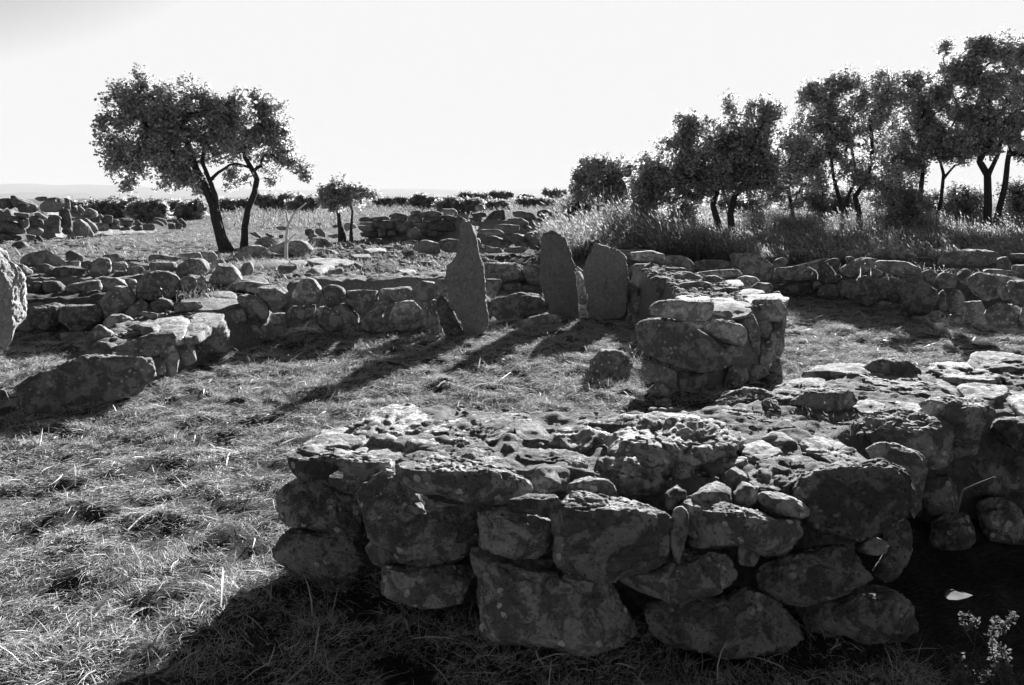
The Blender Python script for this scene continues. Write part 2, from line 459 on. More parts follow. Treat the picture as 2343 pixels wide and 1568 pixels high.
def fill(name, poly, top, mat, parent, step=0.05, edge=0.16, rough=0.05, seed=1.0, base=None, slope=None):
    poly = np.asarray(poly, float)
    x0, y0 = poly.min(0) - 0.3; x1, y1 = poly.max(0) + 0.3
    xs = np.arange(x0, x1, step); ys = np.arange(y0, y1, step)
    X, Y = np.meshgrid(xs, ys)
    sdv = poly_sd(X.ravel(), Y.ravel(), poly) + 0.05 * n2(X, Y, 3, 2, seed)
    T = top if slope is None else top + slope[0] * (X.ravel() - slope[1]) + slope[2] * (Y.ravel() - slope[3])
    hgt = smooth(-0.02, edge, sdv)
    Z = -0.12 + (T + 0.12) * hgt + hgt * (rough * n2(X, Y, 4, 3, seed) + rough * 0.8 * n2(X, Y, 9, 4, seed + 4))
    if base is not None: Z = np.maximum(Z, base - 0.12)
    nx, ny = len(xs), len(ys)
    idx = np.arange(nx * ny).reshape(ny, nx)
    q = np.stack([idx[:-1, :-1], idx[:-1, 1:], idx[1:, 1:], idx[1:, :-1]], -1).reshape(-1, 4)
    keep = (sdv[q] > -0.12).any(1)
    q = q[keep]; used = np.unique(q); rm = np.full(nx * ny, -1); rm[used] = np.arange(len(used))
    V = np.stack([X.ravel(), Y.ravel(), Z], -1)[used]
    return mesh(name, V, rm[q], mat, True, parent, V.mean(0) * [1, 1, 0])
def ytab(tab):
    a = np.array(tab, float); return lambda x: float(np.interp(x, a[:, 0], a[:, 1]))
def ytab_ground(pts, z=0.0):
    a = np.array(pts, float); W = at_z(a[:, 0], a[:, 1], z)
    return lambda x: float(np.interp(x, a[:, 0], W[:, 1]))
def L(s):                                               # "x,y x,y ..." -> points
    return [tuple(float(v) for v in p.split(',')) for p in s.split()]
def build(parent, view, mat, rows, **kw):
    """rows: (points, options) or points"""
    for r in rows:
        if isinstance(r, str): pts, o = r, {}
        else: pts, o = r
        k = dict(kw); k.update(o)
        vw = k.pop('view', view); nm = k.pop('name', 'stone')
        stone(nm, vw, L(pts), mat=k.pop('mat', mat), parent=parent, **k)
def pebbles(parent, poly, zt, n, smin, smax, mat, seed, name='rubble'):
    """small broken stones bedded in the top of a wall: too many to count, one part"""
    rs = np.random.default_rng(seed); poly = np.asarray(poly, float)
    lo, hi = poly.min(0), poly.max(0)
    P = rs.uniform(lo, hi, (n * 3, 2)); P = P[poly_sd(P[:, 0], P[:, 1], poly) > 0.05][:n]
    d, F = cubesphere(4); VV = []; FF = []
    for k, (x, y) in enumerate(P):
        s = rs.uniform(smin, smax) * rs.choice([0.6, 1, 1])
        a = rs.uniform(0, 6.28); sc = np.array([s, s * rs.uniform(0.5, 0.9), s * rs.uniform(0.3, 0.6)])
        q = d * (1 + 0.28 * noise(d * 1.7 + rs.uniform(-40, 40, 3)))[:, None]
        for _ in range(3):
            nn = rs.normal(size=3); nn /= np.linalg.norm(nn); q = q - np.maximum(0, q @ nn - 0.7)[:, None] * nn
        q = q * sc
        q = np.stack([q[:, 0] * math.cos(a) - q[:, 1] * math.sin(a), q[:, 0] * math.sin(a) + q[:, 1] * math.cos(a), q[:, 2]], -1)
        z = zt(x, y) if callable(zt) else zt
        VV.append(q + [x, y, z + s * 0.05]); FF.append(F + len(d) * k)
    if not VV: return
    o = mesh(name, np.concatenate(VV), np.concatenate(FF), mat, False, parent, np.array([P[0, 0], P[0, 1], 0]))
    o['kind'] = 'stuff'
    return o
# ------------------------------------------------------------------ ground, far plain, hills
def axis(segs):
    out = [segs[0][0]]
    for a, b, st in segs:
        n = max(1, int(round((b - a) / st))); out += list(np.linspace(a, b, n + 1)[1:])
    return np.array(out)
def grid_mesh(name, xs, ys, Z, mat):
    X, Y = np.meshgrid(xs, ys); nx, ny = len(xs), len(ys)
    idx = np.arange(nx * ny).reshape(ny, nx)
    q = np.stack([idx[:-1, :-1], idx[:-1, 1:], idx[1:, 1:], idx[1:, :-1]], -1).reshape(-1, 4)
    return mesh(name, np.stack([X.ravel(), Y.ravel(), Z.ravel()], -1), q, mat)
gx = axis([(-1500, -200, 60), (-200, -60, 7), (-60, -16, 0.8), (-16, -7, 0.11), (-7, 8, 0.045), (8, 16, 0.11), (16, 60, 0.8), (60, 200, 7), (200, 1500, 60)])
gy = axis([(-1500, -100, 80), (-100, -10, 4), (-10, 1.8, 0.4), (1.8, 13, 0.045), (13, 24, 0.09), (24, 60, 0.4), (60, 200, 3.5), (200, 1500, 60)])
GX, GY = np.meshgrid(gx, gy)
def ground_mat():
    m, N, Lk = mk("dry_ground")
    out = N.new('ShaderNodeOutputMaterial'); b = N.new('ShaderNodeBsdfPrincipled')
    tc = N.new('ShaderNodeTexCoord'); v = tc.outputs['Object']
    mp = N.new('ShaderNodeMapping'); mp.inputs['Rotation'].default_value = (0, 0, 0.5); mp.inputs['Scale'].default_value = (1, 3.5, 1); Lk.new(v, mp.inputs[0])
    fib = ntex(N, Lk, mp.outputs[0], 30, 5, 0.75, 0.8)
    soil = ramp(N, Lk, fib, [(0.35, 0.02), (0.55, 0.06), (0.72, 0.16)])
    fld = ramp(N, Lk, ntex(N, Lk, v, 9, 8, 0.8), [(0.36, 0.06), (0.52, 0.16), (0.7, 0.30)])
    sx = N.new('ShaderNodeSeparateXYZ'); Lk.new(v, sx.inputs[0])
    mr = N.new('ShaderNodeMapRange'); mr.inputs[1].default_value = 9; mr.inputs[2].default_value = 14; Lk.new(sx.outputs['Y'], mr.inputs[0])
    Lk.new(mixc(N, Lk, mr.outputs[0], soil, fld), b.inputs['Base Color'])
    b.inputs['Roughness'].default_value = 1; b.inputs['Specular IOR Level'].default_value = 0.03
    b1 = N.new('ShaderNodeBump'); b1.inputs['Strength'].default_value = 0.9; b1.inputs['Distance'].default_value = 0.05
    Lk.new(ntex(N, Lk, v, 14, 9, 0.8), b1.inputs['Height']); Lk.new(b1.outputs[0], b.inputs['Normal'])
    Lk.new(b.outputs[0], out.inputs[0]); return m
tag(grid_mesh("ground", gx, gy, H(GX, GY), ground_mat()), kind='structure')
M_PLAIN = plain_mat("far_plain", 0.25)
px_ = np.linspace(-60000, 60000, 121); py_ = np.linspace(-20000, 60000, 81)
PX, PY = np.meshgrid(px_, py_)
tag(grid_mesh("plain", px_, py_, -301 + 25 * n2(PX, PY, 0.0003, 3).reshape(PX.shape), M_PLAIN), kind='structure')
def hills(name, pts, Y, label=None):
    """a ridge whose crest runs through the given points, with a real depth"""
    a = np.array(pts, float); xs = np.linspace(a[0, 0], a[-1, 0], 220)
    cy = np.interp(xs, a[:, 0], a[:, 1]); W = at_y(xs, cy, Y)
    t = np.linspace(-1, 1, 25); X = np.repeat(W[:, 0][None], 25, 0)
    YY = Y + t[:, None] * 3500 + 300 * n2(X, np.repeat(t[:, None], len(xs), 1) * 4000, 0.0006, 2).reshape(X.shape)
    prof = np.clip(1 - np.abs(t), 0, 1) ** 0.8
    Hh = W[:, 2] + 301
    Z = -305 + (Hh[None] + 4) * prof[:, None] * (1 + 0.12 * n2(X, YY, 0.0012, 4).reshape(X.shape) * (1 - prof[:, None]) * 3)
    idx = np.arange(X.size).reshape(X.shape)
    q = np.stack([idx[:-1, :-1], idx[:-1, 1:], idx[1:, 1:], idx[1:, :-1]], -1).reshape(-1, 4)
    return tag(mesh(name, np.stack([X.ravel(), YY.ravel(), Z.ravel()], -1), q, M_HILL), kind='structure')
M_HILL = plain_mat("far_hill", 0.12)
hills("hills", [(-300, 450), (-150, 446), (0, 444), (50, 440), (75, 439), (100, 442), (115, 441), (140, 446), (165, 443), (185, 441), (200, 444), (225, 449), (250, 452), (275, 450), (300, 459), (330, 466)], 24000)
hills("hills", [(-400, 430), (-100, 424), (60, 420), (130, 424), (200, 422), (330, 428), (420, 433), (520, 431), (600, 434), (700, 436), (830, 438), (880, 433), (960, 432), (1020, 434), (1100, 436), (1300, 433), (1500, 436), (1800, 434), (2500, 437)], 44000)
# ================================================================== dry-stone walls
def wall(name, loc, label, cat='wall', group=None): return tag(empty(name, loc), label, cat, group)

# ---- the near wall: thick, two stones high, sunlit rubble top
W1 = wall('dry_stone_wall', (0.6, 4.2, 0), 'thick near wall of lichened boulders with a sunlit rubble top, filling the lower right', 'dry stone wall', 'dry stone walls of the hut ruins')
P1 = [(-1.05, 4.2), (-0.7, 3.85), (-0.1, 3.5), (0.6, 3.42), (1.72, 3.5), (2.0, 4.15), (2.35, 4.5), (9, 4.6), (9, 6.5), (3.4, 6.15), (2.3, 5.7), (1.5, 5.05), (0.6, 4.75), (-0.75, 5.0)]
fill('soil_fill', P1, 0.658, M_FILL, W1, 0.02, 0.16, 0.025, 2.0)
yf = ytab_ground([(600, 1265), (640, 1290), (880, 1395), (1110, 1475), (1500, 1500), (1850, 1492), (2090, 1450)])
build(W1, 'f4', M_ROCKN, [
 ("258,430 300,405 500,430 515,445 480,500 420,540 330,545 280,500", dict(push=.9, topcut=.3)),
 ("490,455 560,425 760,450 775,480 730,520 620,555 560,560 520,520", dict(push=.9, topcut=.3)),
 ("830,470 1000,440 1250,480 1400,540 1520,605 1400,635 1240,665 1000,615 880,600 825,530", dict(push=.8, topcut=.3, boxy=3.2)),
 "230,600 330,540 450,550 580,620 650,740 640,820 560,840 440,785 250,770 212,690",
 "610,610 700,545 800,520 870,570 950,660 1100,690 1190,760 1150,860 1030,965 880,970 780,900 680,810 640,720",
 "1190,730 1260,680 1380,690 1560,760 1580,860 1470,920 1350,930 1240,890 1190,810",
 ("1330,660 1420,630 1560,610 1610,650 1590,700 1500,715 1380,700", dict(push=.3, topcut=.35)),
 "185,900 260,820 350,790 480,800 600,850 680,980 640,1070 560,1090 400,1050 250,980",
 ("650,850 720,830 800,900 830,960 760,980 680,960 640,910", dict(push=1.2)),
 ("730,985 780,975 1130,980 1150,1080 1120,1150 960,1180 800,1160 725,1090", dict(boxy=3.6, push=1.0)),
 ("1150,880 1230,890 1340,960 1300,1000 1220,1040 1180,1000", dict(push=2.2)),
 ("460,540 600,555 620,620 560,620 450,560", dict(push=2.5)),
], Y=yf, depth=1.0)
build(W1, 'D', M_ROCKN, [
 ("1272,1165 1330,1138 1420,1150 1535,1190 1525,1250 1500,1300 1400,1318 1330,1315 1285,1290 1270,1220", dict(boxy=3.4, topcut=.16, push=.35)),
 "1098,1340 1130,1290 1200,1283 1380,1320 1440,1370 1455,1440 1400,1470 1320,1488 1250,1470 1130,1465 1105,1400",
], Y=yf, depth=1.0)
build(W1, 'f5', M_ROCKN, [
 ("280,830 310,812 340,835 342,900 320,980 300,1040 275,1000 265,940", dict(push=.3, topcut=0, boxy=2.3)),
 ("330,810 380,770 500,790 620,830 700,860 800,870 830,910 800,970 740,1025 640,1000 560,960 420,980 360,960 345,880", dict(topcut=.22)),
 ("645,755 720,740 800,775 850,820 830,855 760,850 700,820 650,790", dict(push=1.4, topcut=.4)),
 ("790,740 870,670 1000,630 1150,625 1250,660 1290,740 1280,800 1200,880 1110,930 1000,930 880,890 820,830", dict(topcut=.06, push=.6, boxy=2.35)),
 ("40,1100 200,1060 330,1000 480,1000 560,1050 540,1120 430,1180 300,1210 150,1170", dict(push=1.0)),
 "590,1100 700,1040 860,990 1000,980 1060,1040 1115,1085 1080,1130 960,1190 840,1210 720,1190 620,1150",
 ("1060,960 1130,935 1190,960 1195,1000 1140,1015 1070,1000", dict(push=1.5)),
 "1180,900 1260,870 1290,920 1290,1000 1250,1080 1200,1120 1130,1110 1140,1060 1180,1000",
 "185,1220 300,1190 450,1190 600,1150 700,1210 770,1300 790,1360 720,1410 600,1430 400,1430 240,1370 200,1290",
 "770,1240 900,1210 1000,1210 1100,1140 1200,1125 1270,1180 1285,1240 1280,1330 1200,1380 1080,1390 900,1350 820,1300",
 ("560,960 640,1000 620,1060 560,1050", dict(push=2.0)),
 ("1110,570 1180,540 1280,565 1340,610 1335,700 1330,800 1300,845 1280,800 1290,720 1250,650 1150,620", dict(Y=3.75, push=.5, topcut=0)),
 ("1050,480 1150,400 1250,390 1380,430 1440,470 1445,560 1430,620 1360,660 1300,620 1250,560 1110,530", dict(Y=4.25, topcut=.25, push=.7)),
 ("1330,370 1440,345 1580,350 1640,400 1620,450 1580,480 1560,570 1450,580 1440,480 1380,430", dict(Y=4.35, topcut=.25, push=.7)),
 ("1640,470 1670,435 1771,430 1860,440 1900,520 1850,580 1771,570 1700,555 1650,520", dict(Y=4.35, topcut=.25, push=.7)),
 ("1500,600 1600,590 1680,640 1700,740 1600,760 1500,720", dict(Y=4.55)), ("1660,620 1771,600 1860,640 1850,750 1700,740", dict(Y=4.5)),
 ("1330,680 1430,660 1480,730 1470,840 1380,850 1330,780", dict(Y=4.5)),
 ("1390,860 1520,840 1560,960 1480,1020 1380,980", dict(Y=4.2)), ("1580,800 1700,780 1771,860 1760,980 1620,980", dict(Y=4.3)),
 # stones of the top
 ("455,380 510,325 600,315 700,335 850,360 840,380 780,400 740,460 620,490 500,460", dict(Y=4.95, topcut=.35, mat=M_ROCKN)),
 ("780,370 850,320 950,300 1020,320 1045,360 1010,420 900,460 800,450", dict(Y=4.75, topcut=.15)),
 ("1080,240 1130,190 1230,175 1310,215 1345,265 1250,290 1120,280", dict(Y=5.75, topcut=.1)), ("860,230 930,215 990,235 960,270 880,265", dict(Y=6.0)),
 ("1370,240 1400,215 1450,225 1440,260 1385,265", dict(Y=5.9)), ("700,300 760,290 800,320 740,340", dict(Y=5.6)),
 ("1160,300 1220,275 1300,290 1340,330 1300,370 1190,360", dict(Y=5.35, topcut=.15)),
], Y=yf)
build(W1, 'f5', M_ROCKN, [
 ("10,480 100,420 200,410 400,420 520,450 600,480 560,530 330,560 180,570 60,545 10,520", dict(z=.76, th=.12, boxy=2.0, grow=1.0)),
 "690,320 840,250 910,260 910,290 830,330 780,350", "880,230 1000,200 1200,205 1340,270 1320,300 1150,290 1050,250",
 ("1365,215 1450,190 1600,205 1690,240 1640,270 1480,255", dict(z=.70)), ("1565,160 1640,150 1790,160 1900,180 1900,230 1700,215 1580,205", dict(z=.73)),
 ("1500,290 1560,275 1690,285 1700,320 1640,345 1530,330", dict(z=.7)), "1320,250 1400,245 1475,280 1470,310 1400,305",
 "830,520 880,495 1000,540 1090,590 1080,620 980,630 860,570", ("590,670 680,620 800,600 960,630 900,670 800,700 720,730 640,720", dict(th=.1, z=.69)),
 ("0,590 120,595 240,600 245,620 180,665 100,675 0,660", dict(th=.09, z=.685)), ("560,560 640,520 700,545 740,580 690,600 600,590", dict(z=.68)),
 "400,620 500,590 590,600 560,625 450,650", "360,740 450,705 520,720 500,760 400,775", ("540,720 600,705 635,725 600,755 550,750", dict(z=.68)),
 "645,500 700,490 780,510 800,540 700,540", ("1660,215 1771,225 1900,250 1900,300 1771,290 1700,260", dict(z=.7)), "240,740 300,720 330,745 270,765",
 "1040,370 1100,350 1180,370 1160,400 1080,400", "1230,370 1300,360 1340,385 1290,410", "480,650 560,640 600,665 520,680", "250,620 330,610 370,640 310,660",
 ("1700,340 1771,330 1900,350 1900,400 1771,400", dict(z=.70)), "700,440 790,450 800,480 720,475", "600,580 640,600 700,605 650,620",
], mode='T', z=.675, th=.06, push=0, rough=1.7)
build(W1, 'f4', M_ROCKN, [
 ("1045,290 1120,240 1250,225 1340,240 1350,280 1300,330 1180,355 1080,340", dict(z=.68, th=.1)),
 ("560,260 700,180 850,175 920,240 860,300 700,335 600,310", dict(z=.66, th=.12)), ("1560,310 1660,290 1800,295 1850,330 1800,350 1700,385 1620,355", dict(z=.68, th=.1)),
 "1320,370 1350,355 1385,370 1370,395 1330,395", "1370,280 1480,260 1540,310 1540,340 1420,340", "1400,420 1530,390 1700,400 1740,440 1650,460 1450,450",
 ("1470,500 1540,475 1640,490 1640,525 1560,550 1480,530", dict(z=.67)), ("840,400 1000,385 1250,420 1420,500 1300,500 1000,460 830,440", dict(z=.67, th=.1)),
 ("300,390 420,330 560,320 800,380 780,440 560,425 500,430", dict(z=.66)), "1640,560 1750,530 1900,560 1850,590 1700,590", ("1800,440 1900,420 2030,440 2030,520 1850,500", dict(z=.68)),
 "800,370 860,345 960,360 1000,380 860,395", ("900,250 950,200 1020,220 1060,260 1000,290 930,285", dict(z=.66)), ("420,300 520,270 600,310 540,330 430,330", dict(z=.63)),
 "1270,560 1370,550 1420,590 1350,600", "1120,370 1230,360 1280,390 1180,400", "640,330 760,335 830,350 760,370 660,360",
], mode='T', z=.672, th=.06, push=0, rough=1.6)
_r = np.random.default_rng(77); _V, _F, _n = [], [], 0
for _k in range(46):
    while True:
        _x, _y = _r.uniform(-.8, 4.4), _r.uniform(3.7, 6.2)
        if poly_sd(np.array([_x]), np.array([_y]), np.array(P1))[0] > .25: break
    _a = np.sort(_r.uniform(0, 6.28, 7)); _rr = (_r.uniform(.14, .22) if _k < 22 else _r.uniform(.08, .13)) * _r.uniform(.6, 1.15, 7); _q = _r.uniform(0, 3.1)
    _p = np.stack([np.cos(_a) * _rr * 1.35, np.sin(_a) * _rr * .8], -1)
    _p = np.stack([_p[:, 0] * math.cos(_q) - _p[:, 1] * math.sin(_q), _p[:, 0] * math.sin(_q) + _p[:, 1] * math.cos(_q)], -1)
    _c, _o, _ar = outline(_p)
    _ob = stone_mesh('stone', np.array([_x, _y, .665 - .035 + _r.uniform(-.01, .015)]), np.array([1., 0, 0]), np.array([0, 1., 0]), np.array([0, 0, 1.]), _o - _c, .05, 26, M_ROCKN, W1 if _k < 22 else None, 1.5, 3.2, 0)
    if _k >= 22:                                         # the smallest slabs go into one part
        _me = _ob.data; _a = np.empty(len(_me.vertices) * 3, np.float32); _me.vertices.foreach_get('co', _a)
        _V.append(_a.reshape(-1, 3) + np.array(_ob.location)); _F.append(cubesphere(26)[1] + _n); _n += len(_V[-1])
        bpy.data.objects.remove(_ob); bpy.data.meshes.remove(_me)
mesh('small_slabs', np.concatenate(_V), np.concatenate(_F), M_ROCKN, True, W1, np.array([.6, 4.2, .6]))['kind'] = 'stuff'
pebbles(W1, P1, 0.655, 1500, 0.008, 0.03, M_ROCKN, 5)

# ---- the wall between the two rooms, with the great oval boulder at its end
W2 = wall('dry_stone_wall', (2.4, 9.5, 0), 'short wall end stacked on a great tilted oval boulder, right of the standing stones', 'dry stone wall', 'dry stone walls of the hut ruins')
fill('soil_fill', [(1.75, 7.75), (2.2, 7.75), (2.85, 8.4), (3.15, 9.3), (3.05, 11.5), (2.7, 14.3), (1.9, 13.4), (2.0, 11), (1.8, 9)], 0.76, M_FILL, W2, 0.05, 0.2, 0.05, 4.0)
y2 = ytab([(1440, 7.5), (1560, 7.45), (1680, 7.7), (1740, 8.1), (1800, 8.9)])
build(W2, 'f3', M_ROCK, [
 ("95,810 150,770 260,755 400,760 450,790 450,850 400,885 250,870 120,855", dict(topcut=.25, boxy=3)),
 ("30,920 90,880 200,880 330,920 450,1000 550,1090 545,1140 440,1175 300,1165 150,1120 60,1060 35,980", dict(topcut=0, boxy=2.3, rough=.7)),
 "260,880 350,875 430,890 390,935 310,915", ("400,930 450,880 560,875 640,930 665,980 640,1025 560,1010 450,970", dict(topcut=.2)),
 "510,1030 560,1020 650,1050 640,1090 560,1095", ("580,860 640,840 700,860 730,920 740,1000 735,1080 700,1050 650,930 600,890", dict(Y=8.0)),
 "730,890 790,885 810,930 780,980 740,970", ("690,810 720,760 800,740 880,760 895,820 880,870 800,880 720,880", dict(Y=8.5, topcut=.25)),
 "800,880 895,850 885,960 820,960", "740,1000 830,960 840,1060 810,1130 740,1145", ("830,960 885,960 885,1050 850,1100", dict(Y=8.9)),
 "30,1230 90,1120 240,1190 240,1280 130,1250", "250,1230 290,1180 400,1180 420,1230 390,1280 360,1340 380,1390 260,1395 270,1290",
 "540,1230 570,1150 660,1160 665,1230 600,1290 530,1290", "70,1290 150,1240 230,1290 220,1340 100,1330", ("120,1360 200,1340 220,1380 130,1390", dict(Y=7.2)),
 ("660,1150 760,1150 790,1200 700,1240", dict(Y=8.2)), ("430,1190 540,1190 530,1290 420,1300", dict(Y=8.0)),
 ("580,850 680,840 700,800 600,800", dict(Y=8.2, topcut=.2)), ("450,830 560,825 580,870 470,890", dict(Y=7.9)),
 ("680,700 740,655 800,660 820,700 780,730 700,725", dict(Y=10.2, topcut=.2)), ("600,640 680,615 740,650 700,700 640,690", dict(Y=11, topcut=.2)),
 ("400,640 450,610 530,640 550,685 480,690", dict(Y=10.8, topcut=.2)), ("350,600 500,580 620,580 660,605 540,625 440,615", dict(Y=11.7, topcut=.2)),
 ("235,620 300,595 380,620 400,650 260,665", dict(Y=11.2, topcut=.2)), ("230,680 300,650 420,655 475,690 450,720 250,725", dict(Y=10.2, topcut=.25)),
 ("180,570 260,565 330,590 290,610 200,610", dict(Y=12.4, topcut=.2)), ("95,640 160,620 220,650 200,720 170,760 110,720", dict(Y=11.0)),
 ("480,700 600,680 640,705 580,745 500,740", dict(Y=9.7, topcut=.3)),
 ("800,950 885,930 880,1040 830,1100", dict(Y=9.2)), ("830,700 870,740 870,860 830,900 800,800", dict(Y=9.6)),
], Y=y2)
build(W2, 'f3', M_ROCK, [
 "250,740 330,715 430,730 440,760 300,770", "650,735 850,712 880,760 800,780 690,780", "450,790 560,760 680,790 700,830 560,845 460,840", "600,700 700,690 760,715 640,740",
 "450,740 560,745 590,765 480,775", "540,640 620,640 640,670 570,670",
], mode='T', z=.79, th=.06, rough=1.7)
pebbles(W2, [(1.9, 7.9), (2.8, 8.4), (3.05, 9.3), (3.0, 11.5), (2.6, 13.5), (2.0, 13), (2.1, 11)], 0.77, 700, 0.02, 0.06, M_ROCK, 6)

# ---- left spur ending in the long low boulder
W3 = wall('dry_stone_wall', (-4.1, 8.6, 0), 'low wall spur at the left ending in a long blocky boulder that lies on the straw', 'dry stone wall', 'dry stone walls of the hut ruins')
fill('soil_fill', [(-4.55, 7.7), (-4.0, 7.6), (-3.75, 8.5), (-3.5, 9.6), (-3.2, 10.8), (-3.4, 11.9), (-4.4, 11.9), (-4.6, 10.5), (-4.9, 9.2)], 0.46, M_FILL, W3, 0.045, 0.22, 0.05, 6.0)
y3 = ytab([(200, 7.2), (330, 7.8), (380, 8.1), (450, 8.7), (520, 9.7), (560, 10.5), (620, 11.0)])
build(W3, 'f1', M_ROCK, [
 ("115,1360 130,1270 230,1200 400,1130 560,1090 750,1075 860,1080 910,1130 920,1210 850,1260 800,1330 640,1370 480,1400 340,1445 200,1440 130,1400", dict(Y=7.0, boxy=2.35, topcut=.16, depth=.7, rough=1.0, grow=1.0, push=.4)),
 ("680,1040 800,1000 980,935 1030,960 1040,1010 960,1060 900,1095 800,1070 690,1065", dict(Y=7.9, topcut=.35, boxy=3.0, depth=.6, push=.4)), "905,1130 940,1105 975,1130 980,1200 930,1215",
 "950,1080 1030,1030 1060,1100 1050,1190 990,1220 975,1140", "1040,970 1090,950 1130,1000 1160,1110 1100,1145 1050,1060", "1130,990 1200,930 1340,910 1355,980 1345,1070 1240,1080 1160,1110",
 ("905,890 980,840 1080,850 1110,890 1090,950 1040,965 950,930", dict(mode="T", z=.51, th=.10)), ("1100,960 1130,870 1230,810 1310,810 1340,880 1260,910 1180,950", dict(mode="T", z=.50, th=.10)),
 ("1320,810 1430,805 1450,850 1445,890 1340,905 1320,880", dict(topcut=.4, boxy=3.6)), ("610,900 680,840 760,860 800,890 740,930 640,930", dict(Y=9.3, topcut=.2)),
 ("490,1030 530,960 590,910 670,960 680,1010 560,1050", dict(Y=8.2)), ("380,1120 430,1080 540,1060 560,1090 440,1125", dict(Y=7.9)),
 ("680,960 850,945 780,985 680,990", dict(Y=8.4)), ("540,1050 600,1010 700,1030 660,1070 540,1090", dict(Y=7.9)), ("840,830 940,840 920,880 850,860", dict(Y=9.5)),
 ("1040,800 1090,770 1180,760 1200,800 1120,830 1050,830", dict(Y=9.9, topcut=.3)),
], Y=y3)
build(W3, 'f1', M_ROCK, ["1080,760 1250,740 1400,760 1400,790 1200,805 1080,790", "1200,720 1340,700 1400,730 1280,745", "860,880 950,900 900,930 820,910"], mode='T', z=.55, th=.09)
pebbles(W3, [(-4.3, 7.9), (-3.9, 8.5), (-3.6, 9.8), (-3.4, 11.4), (-4.2, 11.6), (-4.5, 9.6)], 0.47, 400, 0.02, 0.06, M_ROCK, 7)

# ---- curved wall behind the yard, left of the standing stones
W4 = wall('dry_stone_wall', (-2.2, 11.4, 0), 'curved retaining wall of round boulders in shade, left of the tallest standing stone', 'dry stone wall', 'dry stone walls of the hut ruins')
fill('soil_fill', [(-3.6, 11.5), (-2.4, 11.75), (-1.3, 12.15), (-0.75, 12.3), (-0.85, 13.5), (-3.5, 12.6)], 0.67, M_FILL, W4, 0.05, 0.2, 0.04, 21.0)
y4 = ytab_ground([(540, 800), (600, 785), (700, 775), (850, 768), (1000, 760), (1060, 757)])
build(W4, 'f2', M_ROCK, [
 "30,700 90,672 150,690 165,740 120,790 60,795 30,750", ("165,705 280,695 360,700 370,740 330,790 260,845 210,800", dict(topcut=.15)), ("375,700 470,690 560,685 560,740 500,765 430,760", dict(topcut=.2)),
 "0,810 150,790 220,820 240,900 180,930 60,940 0,900 -20,850", "250,900 300,850 360,815 410,840 400,900 320,950 260,940", "360,790 410,765 455,775 450,810 400,830",
 "580,690 620,655 690,660 720,710 680,760 600,755", "710,640 780,640 790,690 740,700", "620,770 700,765 720,850 740,950 680,960 650,880", ("460,780 600,770 640,880 560,940 440,930", dict(push=2)),
 "705,790 740,700 790,700 790,760 740,780",
], Y=y4, push=.35)
build(W4, 'f1', M_ROCK, [
 ("1410,750 1480,725 1540,760 1595,820 1590,880 1530,905 1470,870 1430,800", dict(topcut=.15)), ("1500,700 1620,675 1700,700 1705,780 1620,825 1560,770", dict(topcut=.2)),
 "1740,720 1790,650 1860,640 1910,700 1900,770 1830,785 1750,750", "1695,870 1740,800 1870,795 1850,860 1780,895 1710,890", "1360,960 1400,935 1405,980 1370,990",
 ("1410,920 1500,900 1580,920 1560,990 1450,1000", dict(push=1)), ("1600,850 1690,840 1700,900 1620,910", dict(push=1.5)), ("1920,670 1990,645 2038,660 2038,690 1950,690", dict(Y=12.0)),
 ("1340,660 1470,650 1620,668 1560,700 1400,705", dict(Y=11.9, topcut=.3)),
], Y=y4, push=.35)

# ---- three stepped rows of boulders, far left
W5 = wall('dry_stone_wall', (-6.5, 12, 0), 'stepped rows of dark boulders at the left, one big rounded boulder in the middle', 'dry stone wall', 'dry stone walls of the hut ruins')
fill('soil_fill', [(-11, 11.0), (-4.6, 11.0), (-4.3, 12.1), (-11, 12.4)], 0.40, M_FILL, W5, 0.07, 0.2, 0.05, 8.0)
fill('soil_fill', [(-12, 12.4), (-4.0, 12.2), (-3.9, 13.3), (-12, 13.6)], 0.62, M_FILL, W5, 0.07, 0.25, 0.05, 9.0)
build(W5, 'f1', M_ROCK, [
 ("590,770 680,690 770,690 820,740 780,800 700,850 620,860 595,820", dict(Y=11.0)), ("740,840 830,760 900,810 890,850 800,870", dict(Y=11.0)),
 ("355,880 380,800 480,790 590,800 610,850 600,900 520,935 420,925", dict(topcut=.15)), ("150,860 200,800 300,785 380,800 370,850 330,920 200,940", dict(topcut=.2)),
 "190,980 260,950 350,955 320,1000 200,1005", "360,960 450,945 540,950 520,1010 380,1010", "890,770 960,750 1050,780 1040,830 920,830",
 ("805,740 830,650 900,600 990,598 1050,630 1060,690 1040,740 850,755", dict(Y=11.3)), ("1065,650 1130,610 1200,615 1215,700 1130,725 1070,710", dict(Y=11.5)),
], Y=10.8, push=.4)
build(W5, 'f1', M_ROCK, [
 "180,700 190,655 250,655 260,740 220,750 180,730", "255,655 340,650 380,680 380,730 310,740 265,720", ("395,690 480,650 580,640 600,680 560,740 500,765 440,750", dict(topcut=.2)),
 ("600,650 660,630 740,645 750,680 650,705", dict(topcut=.2)), "740,635 800,640 810,665 760,680", "135,700 170,670 185,740 150,760", "150,770 240,755 250,790 160,795", "350,740 440,750 480,790 380,790",
 ("1240,660 1260,590 1300,545 1380,560 1430,600 1420,660 1330,680 1260,690", dict(Y=12.0)),
], Y=12.1, push=.4)
